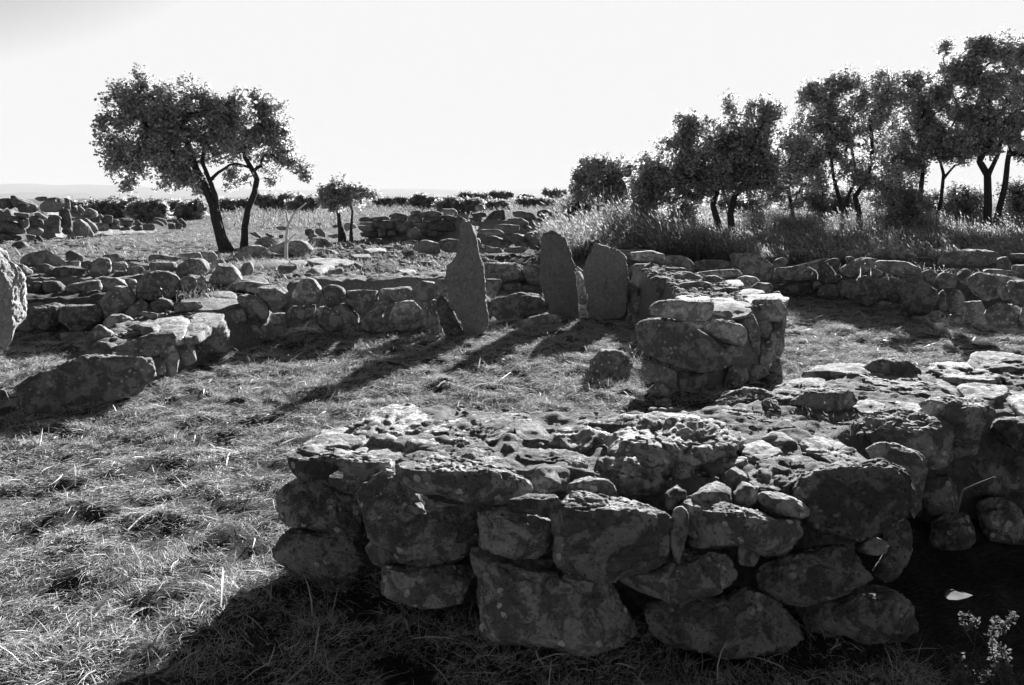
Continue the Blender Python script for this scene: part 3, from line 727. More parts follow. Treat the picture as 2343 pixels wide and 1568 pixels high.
build(W5, 'f1', M_ROCK, [
 "1050,570 1120,520 1200,520 1235,550 1230,600 1130,615 1060,620", ("885,500 950,490 1050,510 1050,530 940,520 880,530", dict(Y=13.7)), "900,540 1050,540 1060,590 900,590", ("1060,490 1180,480 1190,510 1080,525", dict(Y=13.9)),
 ("1190,480 1250,470 1290,510 1240,540", dict(Y=13.8)), "1250,540 1310,520 1340,560 1250,570", "535,620 550,540 600,510 650,530 660,590 620,635", "740,620 770,565 830,560 860,600 800,635", "660,550 740,530 755,570 680,580",
 ("600,500 700,485 740,510 720,540 650,540", dict(Y=13.8)), "490,540 540,525 550,560 510,590", "290,590 400,560 500,570 490,630 420,655 320,620", ("130,520 180,480 260,470 330,500 380,540 300,560 150,560", dict(Y=13.8)),
 ("390,490 430,465 490,500 490,530 400,530", dict(Y=13.7)), "70,570 130,550 190,590 180,615 90,615", "130,630 240,615 400,650 300,655 150,650", ("380,535 470,530 480,560 390,565", dict(Y=13.5)), "200,570 260,545 330,570 290,600",
 ("750,530 880,550 880,590 800,575", dict(Y=13.6)), ("680,600 740,590 760,640 700,650", dict(Y=13.0)), ("500,600 540,600 540,640 500,640", dict(Y=13.2)), ("850,590 920,590 910,620 860,620", dict(Y=12.7)),
 ("1430,580 1450,540 1500,545 1500,600 1440,615", dict(Y=13.0)), ("1650,560 1760,560 1720,600 1660,605", dict(Y=13.2)),
], Y=13.1, push=.4)

# ---- niche behind the standing stones
W6 = wall('stone_bench', (0.2, 13.5, 0), 'low stone sill and back row of blocks enclosing the shaded niche between the standing stones', 'stone bench')
build(W6, 'f2', M_ROCK, [
 ("1030,770 1180,735 1330,715 1350,740 1360,820 1200,870 1100,900 1040,860", dict(name='sill_block', Y=12.2, boxy=3.6, topcut=.2, depth=.7)),
 ("1080,940 1200,890 1400,840 1440,850 1435,900 1350,920 1240,940 1120,955", dict(name='fallen_slab', Y=11.7, boxy=3.2, topcut=.2, depth=.5, push=.3)),
 ("1000,640 1070,640 1088,660 1060,720 1040,755 1005,740", dict(name='upright_block', Y=12.9)),
 ("985,550 1100,545 1215,555 1220,640 1150,665 1080,665 1005,640", dict(Y=16.5, boxy=3.4)), ("1225,560 1325,560 1345,670 1260,665 1225,620", dict(Y=16.5, boxy=3.4)),
 ("1100,670 1200,665 1210,720 1110,720", dict(Y=16.2)), ("1210,675 1330,680 1330,720 1220,720", dict(Y=16.0)),
 ("1540,600 1580,610 1600,760 1560,800 1540,700", dict(Y=12.7)), ("1535,560 1575,590 1560,610 1530,600", dict(Y=13.0)),
 ("1840,640 1900,690 1900,760 1850,780 1830,700", dict(Y=12.4)), ("1850,760 1940,740 1950,820 1860,840", dict(Y=12.2)), ("990,760 1030,765 1040,850 1010,880", dict(Y=12.4)),
], Y=14)

# ---- row behind the niche
W7 = wall('dry_stone_wall', (0, 19, 0.5), 'single row of broad sunlit blocks behind the tallest standing stone, below the far wall', 'dry stone wall', 'dry stone walls of the hut ruins')
y7 = ytab([(1060, 18.3), (1200, 18.8), (1330, 19), (1500, 17.5), (1650, 16.5)])
build(W7, 'f2', M_FAR, [
 ("945,390 1050,385 1150,420 1165,445 1080,450 980,430", dict(topcut=.2)), "1120,370 1200,370 1260,420 1250,445 1170,430", "1240,370 1300,352 1345,360 1330,460 1265,455 1240,410",
 "1460,380 1520,410 1550,450 1500,450", ("980,455 1080,450 1100,480 990,480", dict(Y=18)), ("1110,450 1230,450 1220,480 1120,480", dict(Y=18)), ("570,460 620,410 690,410 725,450 715,490 640,485", dict(Y=18)),
 ("730,410 830,395 840,470 760,475 725,445", dict(Y=18.2, topcut=.2)), ("900,400 960,400 970,470 920,480", dict(Y=18.2)),
 ("500,480 560,465 580,490 520,500", dict(Y=18)), ("600,490 640,490 650,520 610,520", dict(Y=17.6)), ("960,350 1060,340 1120,365 1000,380", dict(Y=20.5, topcut=.3)), ("500,420 560,405 600,415 560,430", dict(Y=19.5, topcut=.3)),
 ("1780,460 1900,455 1990,475 1985,530 1900,535 1800,500", dict(Y=15.6, topcut=.25)), ("1835,565 1900,545 2010,545 2030,590 1950,640 1850,610", dict(Y=14.2, topcut=.15)),
 ("1975,640 2038,625 2060,680 2038,730 1990,710", dict(Y=13.6)), ("1560,410 1660,405 1670,430 1580,430", dict(Y=17.5, topcut=.3)), ("1770,430 1860,425 1880,450 1790,455", dict(Y=17, topcut=.3)),
], Y=y7, push=.35)

# ---- wall round the right-hand room
W8 = wall('dry_stone_wall', (6, 13, 0), 'long curving shaded wall of fitted boulders around the right hand room, under the tall grass', 'dry stone wall', 'dry stone walls of the hut ruins')
y8 = ytab_ground([(1450, 720), (1520, 700), (1650, 690), (1800, 688), (1900, 697), (1990, 712), (2080, 735), (2160, 760), (2240, 785), (2342, 812)])
build(W8, 'f3', M_ROCK, [
 ("-20,470 100,470 190,500 180,560 90,535 -10,520", dict(topcut=.25)), ("180,500 300,510 345,550 330,595 200,560", dict(topcut=.15)), ("340,545 400,530 550,525 560,575 450,590 345,590", dict(topcut=.2, boxy=3.4)),
 ("575,500 620,487 740,510 810,560 800,620 760,650 700,630 600,590", dict(boxy=3)), "815,530 870,510 910,530 880,560 820,570", "815,640 860,580 1000,550 1120,520 1170,530 1150,580 1060,630 930,650",
 "1085,590 1120,540 1200,520 1220,580 1215,650 1150,660 1095,640", "820,680 940,660 1060,660 1060,710 960,730 860,725", "1085,700 1140,665 1210,670 1230,760 1150,750 1090,730",
 "1210,670 1260,635 1410,625 1430,690 1440,760 1390,790 1300,760 1230,720", "1230,570 1310,520 1430,520 1470,560 1400,600 1300,625 1240,610", "1425,640 1500,630 1590,650 1590,750 1530,770 1450,730",
 ("1435,550 1480,525 1620,540 1720,590 1700,630 1600,625 1500,600", dict(topcut=.15)), "1590,650 1680,645 1770,680 1800,760 1740,830 1660,840 1590,790", "1700,600 1760,580 1790,620 1780,660 1720,650",
 ("1790,640 1820,600 1900,600 1910,650 1890,690 1820,690", dict(topcut=.15)), "1915,600 1960,575 2000,600 1985,670 1930,650", ("1980,640 2050,600 2180,610 2240,650 2160,700 2150,740 2080,755 2000,720", dict(topcut=.15)),
 "1850,740 1900,700 1950,740 1960,840 1890,850 1855,800", "1800,720 1830,700 1850,740 1850,820 1810,810", ("2205,680 2260,645 2330,650 2400,700 2380,790 2240,780", dict(topcut=.15)),
 "2085,840 2140,785 2240,790 2308,850 2308,930 2220,950 2120,900", "1950,780 2060,770 2080,840 2090,900 2000,905 1960,850", "2150,700 2205,680 2235,750 2180,760", "1390,600 1440,580 1470,610 1420,630",
 "1440,770 1500,765 1580,790 1570,820 1480,800", "1760,845 1810,830 1820,890 1760,890", "1250,510 1280,500 1310,520 1260,545", "2300,800 2400,790 2430,900 2350,960 2290,900", ("600,600 700,640 760,660 700,690 620,660", dict(push=1)),
 ("830,580 870,570 860,620 820,640", dict(push=1)), ("1060,650 1110,650 1100,690 1060,690", dict(push=1)), ("1860,850 1950,850 1940,900 1870,900", dict(push=1)), "1600,800 1650,850 1620,870 1570,840",
], Y=y8, push=.3)
build(W8, 'f3', M_ROCK, [
 ("1790,520 1850,480 2050,455 2150,500 2160,530 2050,555 1830,555", dict(Y=13.5, topcut=.3)), ("2150,520 2200,505 2230,540 2230,580 2150,585", dict(Y=13)), ("2200,495 2300,482 2420,490 2420,530 2240,520", dict(Y=14, topcut=.3)),
 ("1240,480 1300,465 1380,480 1330,500 1260,500", dict(Y=15.6, topcut=.2)), ("1500,490 1600,475 1680,500 1600,520 1510,510", dict(Y=15.2, topcut=.3)), ("1640,520 1730,505 1790,530 1760,560 1680,550", dict(Y=14.4, topcut=.2)),
 ("900,480 1000,470 1050,490 950,505", dict(Y=16.2, topcut=.2)), ("320,470 400,460 450,480 380,495", dict(Y=16.4, topcut=.2)), ("160,450 220,445 230,460 170,465", dict(Y=17.2)),
 ("2060,580 2200,580 2300,600 2250,620 2100,610", dict(Y=11.8, topcut=.3)), ("2240,560 2330,550 2400,580 2330,610 2250,600", dict(Y=11.9, topcut=.2)), ("1840,580 1920,575 1930,600 1850,600", dict(Y=12.8, topcut=.3)),
], Y=14)

# ---- far low wall with ledges, middle
W9 = wall('dry_stone_wall', (-3, 25.5, 0.5), 'ledged wall of thin flat slabs in the middle distance, behind the small twin tree', 'dry stone wall', 'dry stone walls of the hut ruins')
fill('soil_fill', [(-4.75, 25.3), (-1.3, 25.3), (-1.0, 27), (-4.6, 27)], 1.15, M_FILL, W9, 0.08, 0.2, 0.05, 11.0)
fill('soil_fill', [(-1.3, 24.0), (1.0, 23.4), (3.2, 22.6), (3.4, 24.2), (-1, 26)], 1.15, M_FILL, W9, 0.08, 0.35, 0.06, 12.0)
build(W9, 'f6', M_FAR, [
 "500,345 560,335 610,350 590,368 510,368", "500,375 600,375 600,392 510,392", "505,400 600,395 615,440 540,445 510,425", "610,370 740,360 770,400 740,425 640,430", "520,450 640,445 640,480 560,485 510,470",
 "715,330 780,305 850,320 860,338 790,350", "600,340 700,330 720,350 620,360", "720,345 860,335 850,368 760,368", "780,400 860,400 860,450 800,450", "880,325 945,318 970,345 960,375 880,375 860,350", "890,290 950,290 960,318 890,320",
 "950,305 1050,290 1120,310 1110,332 980,342", "980,345 1110,332 1110,358 980,364", "1000,375 1130,360 1215,390 1210,430 1150,440 1030,430", "710,440 780,430 790,475 720,480", "860,380 890,375 900,430 860,440", "970,370 1000,370 1000,420 975,420",
 ("860,440 920,410 950,440 970,500 890,515 860,480", dict(Y=24.6)), "980,440 1060,425 1130,460 1140,475 1000,480", "1110,330 1160,320 1220,340 1220,370 1140,360", ("1115,275 1225,275 1230,300 1130,315", dict(Y=26.5)), "1240,310 1310,320 1300,370 1240,350",
 "640,425 700,430 700,480 650,480", "790,375 850,372 850,395 790,395",
], Y=25.2, push=.3, boxy=3.4)
build(W9, 'f6', M_FAR, [
 "1445,340 1500,295 1570,285 1580,350 1560,375 1480,370", "1340,310 1430,300 1440,332 1350,337", "1320,340 1410,335 1410,362 1320,362", "1645,300 1700,290 1780,310 1810,350 1800,380 1700,355 1650,330", "1800,305 1870,280 1940,300 1950,340 1880,370 1830,340",
 "1955,290 2030,285 2060,310 2060,370 1960,330", ("1600,350 1700,345 1750,375 1740,415 1690,410 1620,380", dict(Y=23)), ("1490,410 1560,390 1680,400 1680,440 1560,435", dict(Y=22)), "2090,290 2190,290 2210,330 2150,350 2100,330",
 "2260,250 2330,250 2350,340 2270,300", "1950,330 2060,370 2060,420 1960,400", "1310,370 1400,365 1460,385 1440,400 1320,395", ("1360,430 1450,425 1500,440 1420,460", dict(Y=21.5, topcut=.3)), "1820,350 1900,370 1930,410 1840,410",
 "2060,340 2150,350 2160,400 2080,400", ("1360,255 1400,235 1430,280 1370,290", dict(Y=27)), ("1230,320 1330,380 1300,400 1230,370", dict(Y=24.5)),
], Y=ytab([(1040, 25), (1200, 24.4), (1400, 23.2)]), push=.3)

# ---- ruined hut on the far left
W10 = wall('ruined_hut', (-15, 25, 0.5), 'tall ruined hut wall at the far left, tapering away into a row of boulders', 'ruined hut')
fill('rubble_core', [(-19, 23.2), (-14.9, 23.6), (-14.6, 25.4), (-14.9, 27), (-19, 28)], 1.45, M_FILL, W10, 0.1, 0.35, 0.1, 14.0, None, (-.0, -15, .0, 25))
fill('rubble_core', [(-15, 26.0), (-14.3, 27), (-14.0, 31.8), (-14.7, 32.3), (-16, 28)], 0.9, M_FILL, W10, 0.1, 0.35, 0.06, 15.0, None, (0, 0, -.05, 26))
build(W10, 'f9', M_FAR, [
 ("130,120 220,140 380,200 420,270 300,300 180,280 130,200", dict(Y=25.2)), ("380,150 450,130 520,135 520,170 440,180", dict(Y=26)), ("440,230 540,150 620,140 700,160 720,220 690,280 600,300 480,290", dict(Y=24.6)),
 ("700,155 755,150 775,200 780,300 720,260", dict(Y=25)), ("200,220 290,210 380,270 390,300 220,300", dict(Y=24)), "160,310 330,320 320,370 180,350", "380,320 440,305 525,360 520,380 440,400 400,360", "330,350 390,335 470,390 480,440 420,460 340,460",
 "60,380 120,340 300,380 310,450 260,490 180,400 70,400", "-20,410 80,400 220,440 270,520 200,545 -20,520", "-20,540 100,535 165,580 160,610 -20,600", "170,560 230,570 230,610 175,620", ("290,545 390,560 400,600 310,610", dict(Y=23)),
 "290,490 400,475 475,490 470,550 320,545", "470,400 560,360 660,380 680,480 660,530 560,520 490,450", "660,300 760,270 790,420 780,470 700,480 670,400", "530,330 650,340 680,380 560,360", ("690,500 780,470 815,540 700,550", dict(Y=25)),
 ("0,160 100,150 140,200 130,260 0,300 -40,230", dict(Y=25)), ("0,300 150,270 190,310 60,380 -20,400", dict(Y=24.3)), ("380,610 420,565 470,600 490,660 380,665", dict(Y=22.6)), ("440,460 500,440 500,500 440,490", dict(Y=24.2)),
], Y=ytab([(0, 23), (60, 23.2), (160, 24.8)]), push=.35)
build(W10, 'f9', M_FAR, [
 ("800,440 830,390 890,380 960,430 1030,540 1010,560 860,560 820,520", dict(Y=25.6)), ("900,380 960,370 1050,440 1085,500 1080,540 1030,540 960,430", dict(Y=26)), "775,240 830,235 870,280 850,305 780,290", "855,230 880,230 935,280 930,310 880,300",
 "920,280 1000,262 1075,300 1080,350 1000,370 930,330", "1075,340 1110,320 1145,350 1130,385", "1000,380 1050,365 1105,390 1090,420 1010,410", "1140,340 1240,345 1240,425 1130,420", "1230,390 1260,375 1320,400 1320,430 1240,430",
 "1060,430 1190,430 1200,500 1080,510", "1190,435 1280,430 1340,480 1300,495 1200,485", "1320,380 1400,380 1490,400 1460,460 1380,470 1330,420", "1490,390 1530,390 1570,440 1500,445", "1450,480 1510,445 1570,450 1570,505 1470,505",
 "1570,440 1710,437 1705,500 1575,505", "1620,430 1690,395 1760,400 1830,440 1800,460 1720,430", "1690,380 1760,365 1830,390 1860,460 1830,440", "1860,430 1930,430 1940,485 1870,490", "1940,435 1990,440 2010,490 1945,490",
 "1910,415 1970,395 2020,440 2010,470 1960,430", "1960,385 2010,375 2065,430 2060,470 2030,480 2000,420", "790,310 890,320 900,370 800,350", "890,340 960,340 990,375 920,380", "1320,470 1440,470 1440,500 1330,505",
], Y=ytab([(160, 26), (260, 27.4), (425, 31.5)]), push=.3)

# ---- collapsed rubble bank between the tree and the standing stones
W11 = wall('collapsed_wall', (-3, 15, 0.5), 'collapsed wall spread as loose stones between the leaning tree and the tallest standing stone', 'collapsed wall')
build(W11, 'f7', M_ROCK, [
 "100,340 170,330 240,380 210,395", "250,345 300,350 360,380 320,390", "355,290 460,275 540,310 420,315", "760,250 820,240 830,265 770,275", "1040,270 1080,240 1150,255 1160,290 1060,320",
 "750,320 800,290 850,340 885,400 800,370", "650,340 690,290 745,320 740,360 680,370", "690,375 740,355 780,380 700,400", "830,400 870,400 940,470 900,495", "1330,420 1370,390 1420,410 1430,450 1350,445",
 "1075,700 1100,650 1150,630 1230,680 1235,715 1090,730", "890,720 960,690 1020,685 1050,800 1030,815 900,770", "1260,600 1350,575 1410,575 1420,610 1280,640", "1580,630 1610,615 1700,645 1620,670", "1750,630 1900,625 1945,650 1930,680 1770,660",
 "1390,475 1500,480 1550,490 1500,508 1420,503", "400,670 450,655 580,680 570,720 470,740 410,710", "820,850 860,810 940,830 920,860", "1055,840 1110,810 1190,830 1180,850 1070,860", "1600,460 1650,430 1770,440 1740,470",
 "1620,530 1680,505 1730,550", "1780,560 1820,550 1860,580 1800,600", "720,510 800,490 960,520 990,560 840,570 730,560", "820,540 880,520 950,570", "1460,570 1520,560 1600,590 1500,600", "1460,620 1500,610 1520,640 1470,645", "980,440 1040,430 1060,470 1000,480",
 "540,760 580,740 640,770 560,790", "840,780 890,765 900,800 850,800", "1480,700 1510,690 1530,710 1490,715", "1680,750 1720,740 1720,770 1690,770", "1370,700 1430,700 1430,730 1380,730", "1000,850 1060,850 1090,890 1030,900", "880,370 960,350 1000,380 940,395",
 "1060,430 1120,440 1150,480 1090,490", "930,270 980,255 985,285 940,290", "400,370 440,360 450,390 410,395", "560,490 600,470 620,510",
], z=.5, topcut=.2, depth=.9, push=.3)
build(W11, 'f7', M_ROCK, ["670,610 850,585 1140,620 900,650 720,630", "720,690 800,655 950,660 800,715", "1760,770 1850,730 2060,720 2060,780 1900,800 1770,790", "1240,500 1380,485 1450,510 1300,520", "1110,550 1250,545 1300,570 1150,580",
 "700,790 760,760 830,780 760,810", "0,830 120,825 200,860 80,870", "1000,630 1100,620 1160,650 1050,660", "1150,780 1250,760 1300,790 1200,800", "300,600 420,590 500,620 380,630", "1560,700 1680,690 1750,710 1650,730", "500,620 640,600 680,630 560,650"],
 mode='T', z=.60, th=.08)
pebbles(W11, [(-5, 13), (-1.6, 12.6), (-1.2, 16.5), (-2.5, 22), (-7, 22), (-6.5, 15)], 0.53, 900, 0.02, 0.09, M_ROCK, 9)
# ================================================================== standing stones and loose boulders
GS = 'standing stones in the room with the curved wall'
def lone(name, view, pts, label, cat, group=None, **kw):
    kw.setdefault('mat', M_ROCK)
    o = stone(name, view, L(pts), parent=None, **kw)
    return tag(o, label, cat, group)
lone('standing_stone', 'f2', "850,320 880,305 910,320 945,390 960,470 985,560 995,640 1000,760 1015,860 1015,940 960,975 880,975 860,900 840,820 785,790 775,720 770,640 772,575 788,545 810,520 826,480 836,430 842,375",
     'tallest standing stone, pale and shouldered, tapering to a narrow mottled tip', 'standing stone', GS, Y=11.0, depth=.42, topcut=0, mat=M_MEN, rough=.9, res=64, boxy=3.4, push=.3, grow=1.0)
lone('standing_stone', 'f2', "1330,400 1345,365 1400,352 1430,370 1470,400 1500,470 1520,540 1535,640 1545,760 1550,880 1480,890 1440,850 1370,820 1350,730 1330,640 1328,500",
     'narrower of the two flat-faced standing stones, its top sloping down to the right', 'standing stone', GS, Y=12.25, depth=.38, topcut=0, mat=M_MEN, rough=.9, res=56, boxy=3.4, push=.3, grow=1.0)
lone('standing_stone', 'f2', "1600,520 1650,425 1700,430 1780,470 1815,510 1835,600 1840,750 1830,860 1750,885 1620,875 1600,740 1585,640 1580,570",
     'broad round-backed standing stone, the rightmost of the upright slabs', 'standing stone', GS, Y=12.3, depth=.4, topcut=0, mat=M_MEN, rough=.9, res=56, boxy=3.4, push=.3, grow=1.0)
lone('rock_shard', 'f2', "705,790 740,745 790,800 830,880 870,975 830,985 770,985 740,900",
     'thin leaning rock shard propped against the foot of the tallest standing stone', 'rock', None, Y=10.95, depth=.7, topcut=0, res=30)
lone('standing_stone', 'f1', "-150,460 0,458 30,470 50,540 110,600 135,650 140,760 150,850 80,930 40,1020 0,1030 -120,1010 -160,700",
     'big upright stone at the very left edge, lit on its right flank', 'standing stone', None, Y=8.4, depth=.7, topcut=0, mat=M_MEN, rough=.7, res=52, boxy=3)
lone('boulder', 'f2', "1600,1225 1620,1130 1670,1080 1730,1060 1800,1075 1850,1120 1880,1170 1800,1220 1700,1245", 'domed boulder half sunk in the straw, left of the great oval boulder', 'boulder', z=-0.03, topcut=0)
lone('boulder', 'f1', "-60,1300 0,1285 60,1330 20,1375 -60,1390", 'small pale boulder at the left edge beside the long blocky boulder', 'boulder', z=0.0)
lone('boulder', 'f7', "-20,560 60,490 200,470 300,510 335,590 200,620 0,610", 'wide rounded boulder in the dry grass just right of the leaning tree foot', 'boulder', z=.5, mat=M_ROCK, topcut=.05)
lone('boulder', 'f7', "320,490 450,440 580,420 680,440 720,500 690,570 620,600 500,550 350,530", 'large smooth sunlit boulder behind the pale forked stalk', 'boulder', z=.5, topcut=.05)
lone('boulder', 'f7', "170,450 220,400 280,375 350,410 400,455 310,495", 'pointed boulder between the two larger rounded ones, right of the slim trunk', 'boulder', z=.5, topcut=0)
lone('boulder', 'f7', "690,440 740,390 820,385 870,420 880,490 720,495", 'round-topped boulder in front of the small twin tree', 'boulder', z=.5, topcut=.05)
lone('boulder', 'f9', "120,700 160,640 220,625 290,640 330,690 260,720 160,720", 'small sunlit boulder at the foot of the ruined hut', 'boulder', z=.5, topcut=.05, mat=M_FAR)

# ================================================================== trees and bushes
def tubes(paths, sides=6):
    """paths: list of (points (n,3), radii (n)) -> verts, quads"""
    VV = []; FF = []; o = 0
    ang = np.linspace(0, 2 * math.pi, sides, endpoint=False)
    for P, r in paths:
        P = np.asarray(P, float); r = np.asarray(r, float); n = len(P)
        if n < 2: continue
        T = np.gradient(P, axis=0); T /= np.linalg.norm(T, axis=1)[:, None] + 1e-9
        ref = np.array([0.3, 0.9, 0.2]) if abs(T[0, 2]) > 0.5 else np.array([0., 0.1, 1.])
        A = np.cross(T, ref); A /= np.linalg.norm(A, axis=1)[:, None] + 1e-9; B = np.cross(T, A)
        V = P[:, None] + r[:, None, None] * (np.cos(ang)[None, :, None] * A[:, None] + np.sin(ang)[None, :, None] * B[:, None])
        VV.append(V.reshape(-1, 3))
        i = np.arange(n - 1)[:, None] * sides; j = np.arange(sides)[None]; k = (j + 1) % sides
        FF.append((o + np.stack([i + j, i + k, i + sides + k, i + sides + j], -1)).reshape(-1, 4)); o += n * sides
    return np.concatenate(VV), np.concatenate(FF)
def leaves(C, rs, size, per, spread, flat=0.3, droop=0.0):
    """small folded leaves scattered round the points C"""
    n = len(C) * per
    dd = rs.normal(size=(n, 3)); dd /= np.linalg.norm(dd, axis=1)[:, None]
    c = np.repeat(C, per, 0) + dd * (rs.uniform(0, 1, n) ** 0.5 * spread * 1.7)[:, None]
    s = size * rs.uniform(0.55, 1.3, n)
    a = rs.normal(size=(n, 3)); a[:, 2] = a[:, 2] * 0.6 - droop; a /= np.linalg.norm(a, axis=1)[:, None]
    b = np.cross(a, rs.normal(size=(n, 3))); b /= np.linalg.norm(b, axis=1)[:, None]
    m = np.cross(a, b)
    w = s * 0.32
    V = np.stack([c, c + a * (s * 0.55)[:, None] + b * w[:, None] + m * (w * 0.25)[:, None], c + a * s[:, None], c + a * (s * 0.55)[:, None] - b * w[:, None] + m * (w * 0.25)[:, None]], 1).reshape(-1, 3)
    return V, np.arange(n * 4).reshape(n, 4)
_seed = [50]
def tree(name, label, cat, Y, base_z, trunks, crowns, nclump, per, lsize=0.07, spread=0.10, group=None, mat=None, dz=0.5, hole=-0.12, twig=0.012, r0=0.09, droop=0.1, drop_crown=None):
    """trunks: list of (list of (x, y) reference pixels, radius); crowns: (x, y, rx, ry) ellipses in reference pixels, at distance Y"""
    _seed[0] += 1; rs = np.random.default_rng(_seed[0])
    mpp = Y / FPX
    sk = []; paths = []
    for pts, r in trunks:
        a = np.array(pts, float)
        t = np.linspace(0, len(a) - 1, 6 * (len(a) - 1) + 1)
        xs = np.interp(t, np.arange(len(a)), a[:, 0]); ys = np.interp(t, np.arange(len(a)), a[:, 1])
        dy = np.cumsum(rs.normal(size=len(t))) * 0.02
        W = at_y(xs, ys, Y + dy)
        W[:, 0] += 0.012 * noise(np.stack([t * 1.3 + r * 100, t * 0, t * 0 + rs.uniform(0, 9)], -1))
        rr = r * (1 - 0.55 * t / t[-1]); rr[:3] *= [1.35, 1.15, 1.05]
        W[0, 2] = min(W[0, 2], hz(W[0, 0], W[0, 1]) - 0.05) if len(paths) == 0 or a[0, 1] > trunks[0][0][0][1] - 12 else W[0, 2]
        paths.append((W, rr)); sk += [tuple(p) for p in W[len(W) // 3:]]
    # clump centres inside the crown ellipsoids, thinned by noise so that gaps open
    ar = np.array([c[2] * c[3] for c in crowns], float); pick = rs.choice(len(crowns), nclump * 4, p=ar / ar.sum())
    d = rs.normal(size=(nclump * 4, 3)); d /= np.linalg.norm(d, axis=1)[:, None]
    rad = rs.uniform(0.15, 1.0, nclump * 4) ** 0.45
    cr = np.array([c[:4] for c in crowns], float)[pick]
    W = at_y(cr[:, 0], cr[:, 1], np.full(len(cr), float(Y)))
    rx = cr[:, 2] * mpp; rz = cr[:, 3] * mpp
    off = d * rad[:, None]
    C = W + np.stack([off[:, 0] * rx, off[:, 1] * np.minimum(rx, rz * 1.6) * (dz / 0.5), off[:, 2] * rz], -1)
    C = C[fbm(C * 1.3 + rs.uniform(-50, 50, 3), 2) > hole][:nclump]
    # each clump is carried by a twig that leaves the nearest part of the skeleton
    nodes = np.array(sk); cap = len(C) * 8 + len(nodes); N_ = np.zeros((cap, 3)); N_[:len(nodes)] = nodes; nn = len(nodes)
    root = nodes[len(nodes) // 3]
    order = np.argsort(np.linalg.norm(C - root, axis=1))
    tw = []; parent = {}; use = np.zeros(cap); par = np.full(cap, -1)
    for i in order:
        q = C[i]; dd = np.linalg.norm(N_[:nn] - q, axis=1) + 0.25 * np.maximum(0, N_[:nn, 2] - q[2])
        k = int(np.argmin(dd)); p = N_[k]; L_ = np.linalg.norm(q - p)
        m_ = max(2, min(7, int(L_ / 0.15) + 1)); ts = np.linspace(0, 1, m_ + 1)
        bend = rs.normal(size=3) * 0.10 * L_ + [0, 0, 0.10 * L_]
        P = p + (q - p) * ts[:, None] + bend * (np.sin(ts * math.pi))[:, None]
        ids = [k]
        for v in P[1:]:
            if nn < cap: N_[nn] = v; par[nn] = ids[-1]; ids.append(nn); nn += 1
        j = ids[-1]
        while j >= 0: use[j] += 1; j = par[j]
        tw.append(ids)
    for ids in tw:
        r = np.minimum(r0, twig * 0.55 * np.sqrt(use[ids])); r[0] = min(r[0], r[1] * 1.25) if len(r) > 1 else r[0]
        paths.append((N_[ids], np.maximum(r, 0.004)))
    base = np.array([paths[0][0][0][0], paths[0][0][0][1], base_z])
    V, F = tubes(paths[:len(trunks)], 12); V2, F2 = tubes(paths[len(trunks):], 4)
    root_o = tag(empty(name, base), label, cat, group)
    mesh('trunk', np.concatenate([V, V2]), np.concatenate([F, F2 + len(V)]), M_BARK, True, root_o, base)
    ends = N_[[ids[-1] for ids in tw]]; mids = N_[[ids[len(ids) // 2] for ids in tw]]
    V, F = leaves(np.concatenate([ends, ends, mids]), rs, lsize, per, spread, droop=droop)
    mesh('crown', V, F, mat or M_LEAF, False, root_o, base)
    return root_o
tree('oak_tree', 'leaning tree with a thick forked trunk carrying the widest, densest crown, left', 'tree', 19.4, .5,
     [([(516, 586), (505, 545), (493, 500), (486, 465), (465, 420), (448, 385), (430, 330), (400, 280)], .135), ([(532, 582), (512, 540), (496, 480), (492, 445), (478, 410), (462, 370), (470, 310)], .085),
      ([(478, 415), (500, 395), (525, 378), (545, 374)], .045), ([(448, 385), (400, 350), (350, 310)], .04)],
     [(330, 290, 105, 95), (420, 260, 100, 75), (300, 370, 70, 50), (400, 340, 90, 60), (280, 240, 50, 45), (330, 195, 22, 36), (440, 205, 60, 28), (520, 245, 45, 38), (500, 330, 60, 50), (228, 265, 18, 30), (480, 265, 70, 60), (540, 250, 40, 34), (300, 425, 25, 14), (390, 400, 60, 26), (450, 415, 30, 25)],
     580, 18, .10, .11, 'trees by the field', hole=-.2)
tree('oak_tree', 'slimmer tree with pale band low on its trunk, crown drooping right', 'tree', 20.6, .5,
     [([(558, 566), (560, 520), (567, 480), (582, 440), (588, 410), (575, 385), (560, 360), (565, 320), (590, 280)], .095), ([(575, 385), (540, 374), (520, 380)], .035), ([(565, 330), (620, 320), (660, 350), (690, 385)], .03)],
     [(570, 260, 55, 50), (620, 270, 40, 45), (640, 320, 40, 45), (600, 330, 60, 50), (665, 365, 35, 24), (700, 392, 16, 16), (600, 400, 35, 26), (545, 410, 30, 24), (520, 300, 40, 40), (575, 235, 20, 22), (560, 250, 50, 40), (545, 305, 45, 50)],
     330, 15, .095, .10, 'trees by the field', hole=-.02, droop=.25)
tree('oak_tree', 'small twin-stemmed tree standing in the rubble in front of the ledged far wall', 'tree', 24, .5,
     [([(780, 540), (776, 510), (773, 480), (768, 455)], .08), ([(803, 540), (804, 510), (806, 485), (800, 460)], .05), ([(788, 540), (782, 520), (778, 500)], .04)],
     [(775, 430, 40, 22), (745, 455, 30, 22), (820, 450, 36, 24), (780, 465, 55, 16), (790, 410, 25, 14), (757, 402, 12, 8), (775, 445, 50, 25), (855, 442, 10, 8)],
     190, 16, .10, .09, 'trees by the field', hole=-.02)
GG = 'trees of the grove on the right'
tree('oak_tree', 'low spreading tree at the left end of the grove, above the far wall end', 'tree', 30, .5,
     [([(1382, 490), (1383, 460), (1388, 430), (1378, 400)], 0.126), ([(1388, 435), (1420, 415), (1440, 400)], 0.070)],
     [(1370, 392, 60, 34), (1328, 400, 28, 22), (1430, 405, 50, 40), (1350, 440, 50, 24), (1420, 440, 50, 30)], 275, 11, 0.160, 0.142, GG, hole=-0.22)
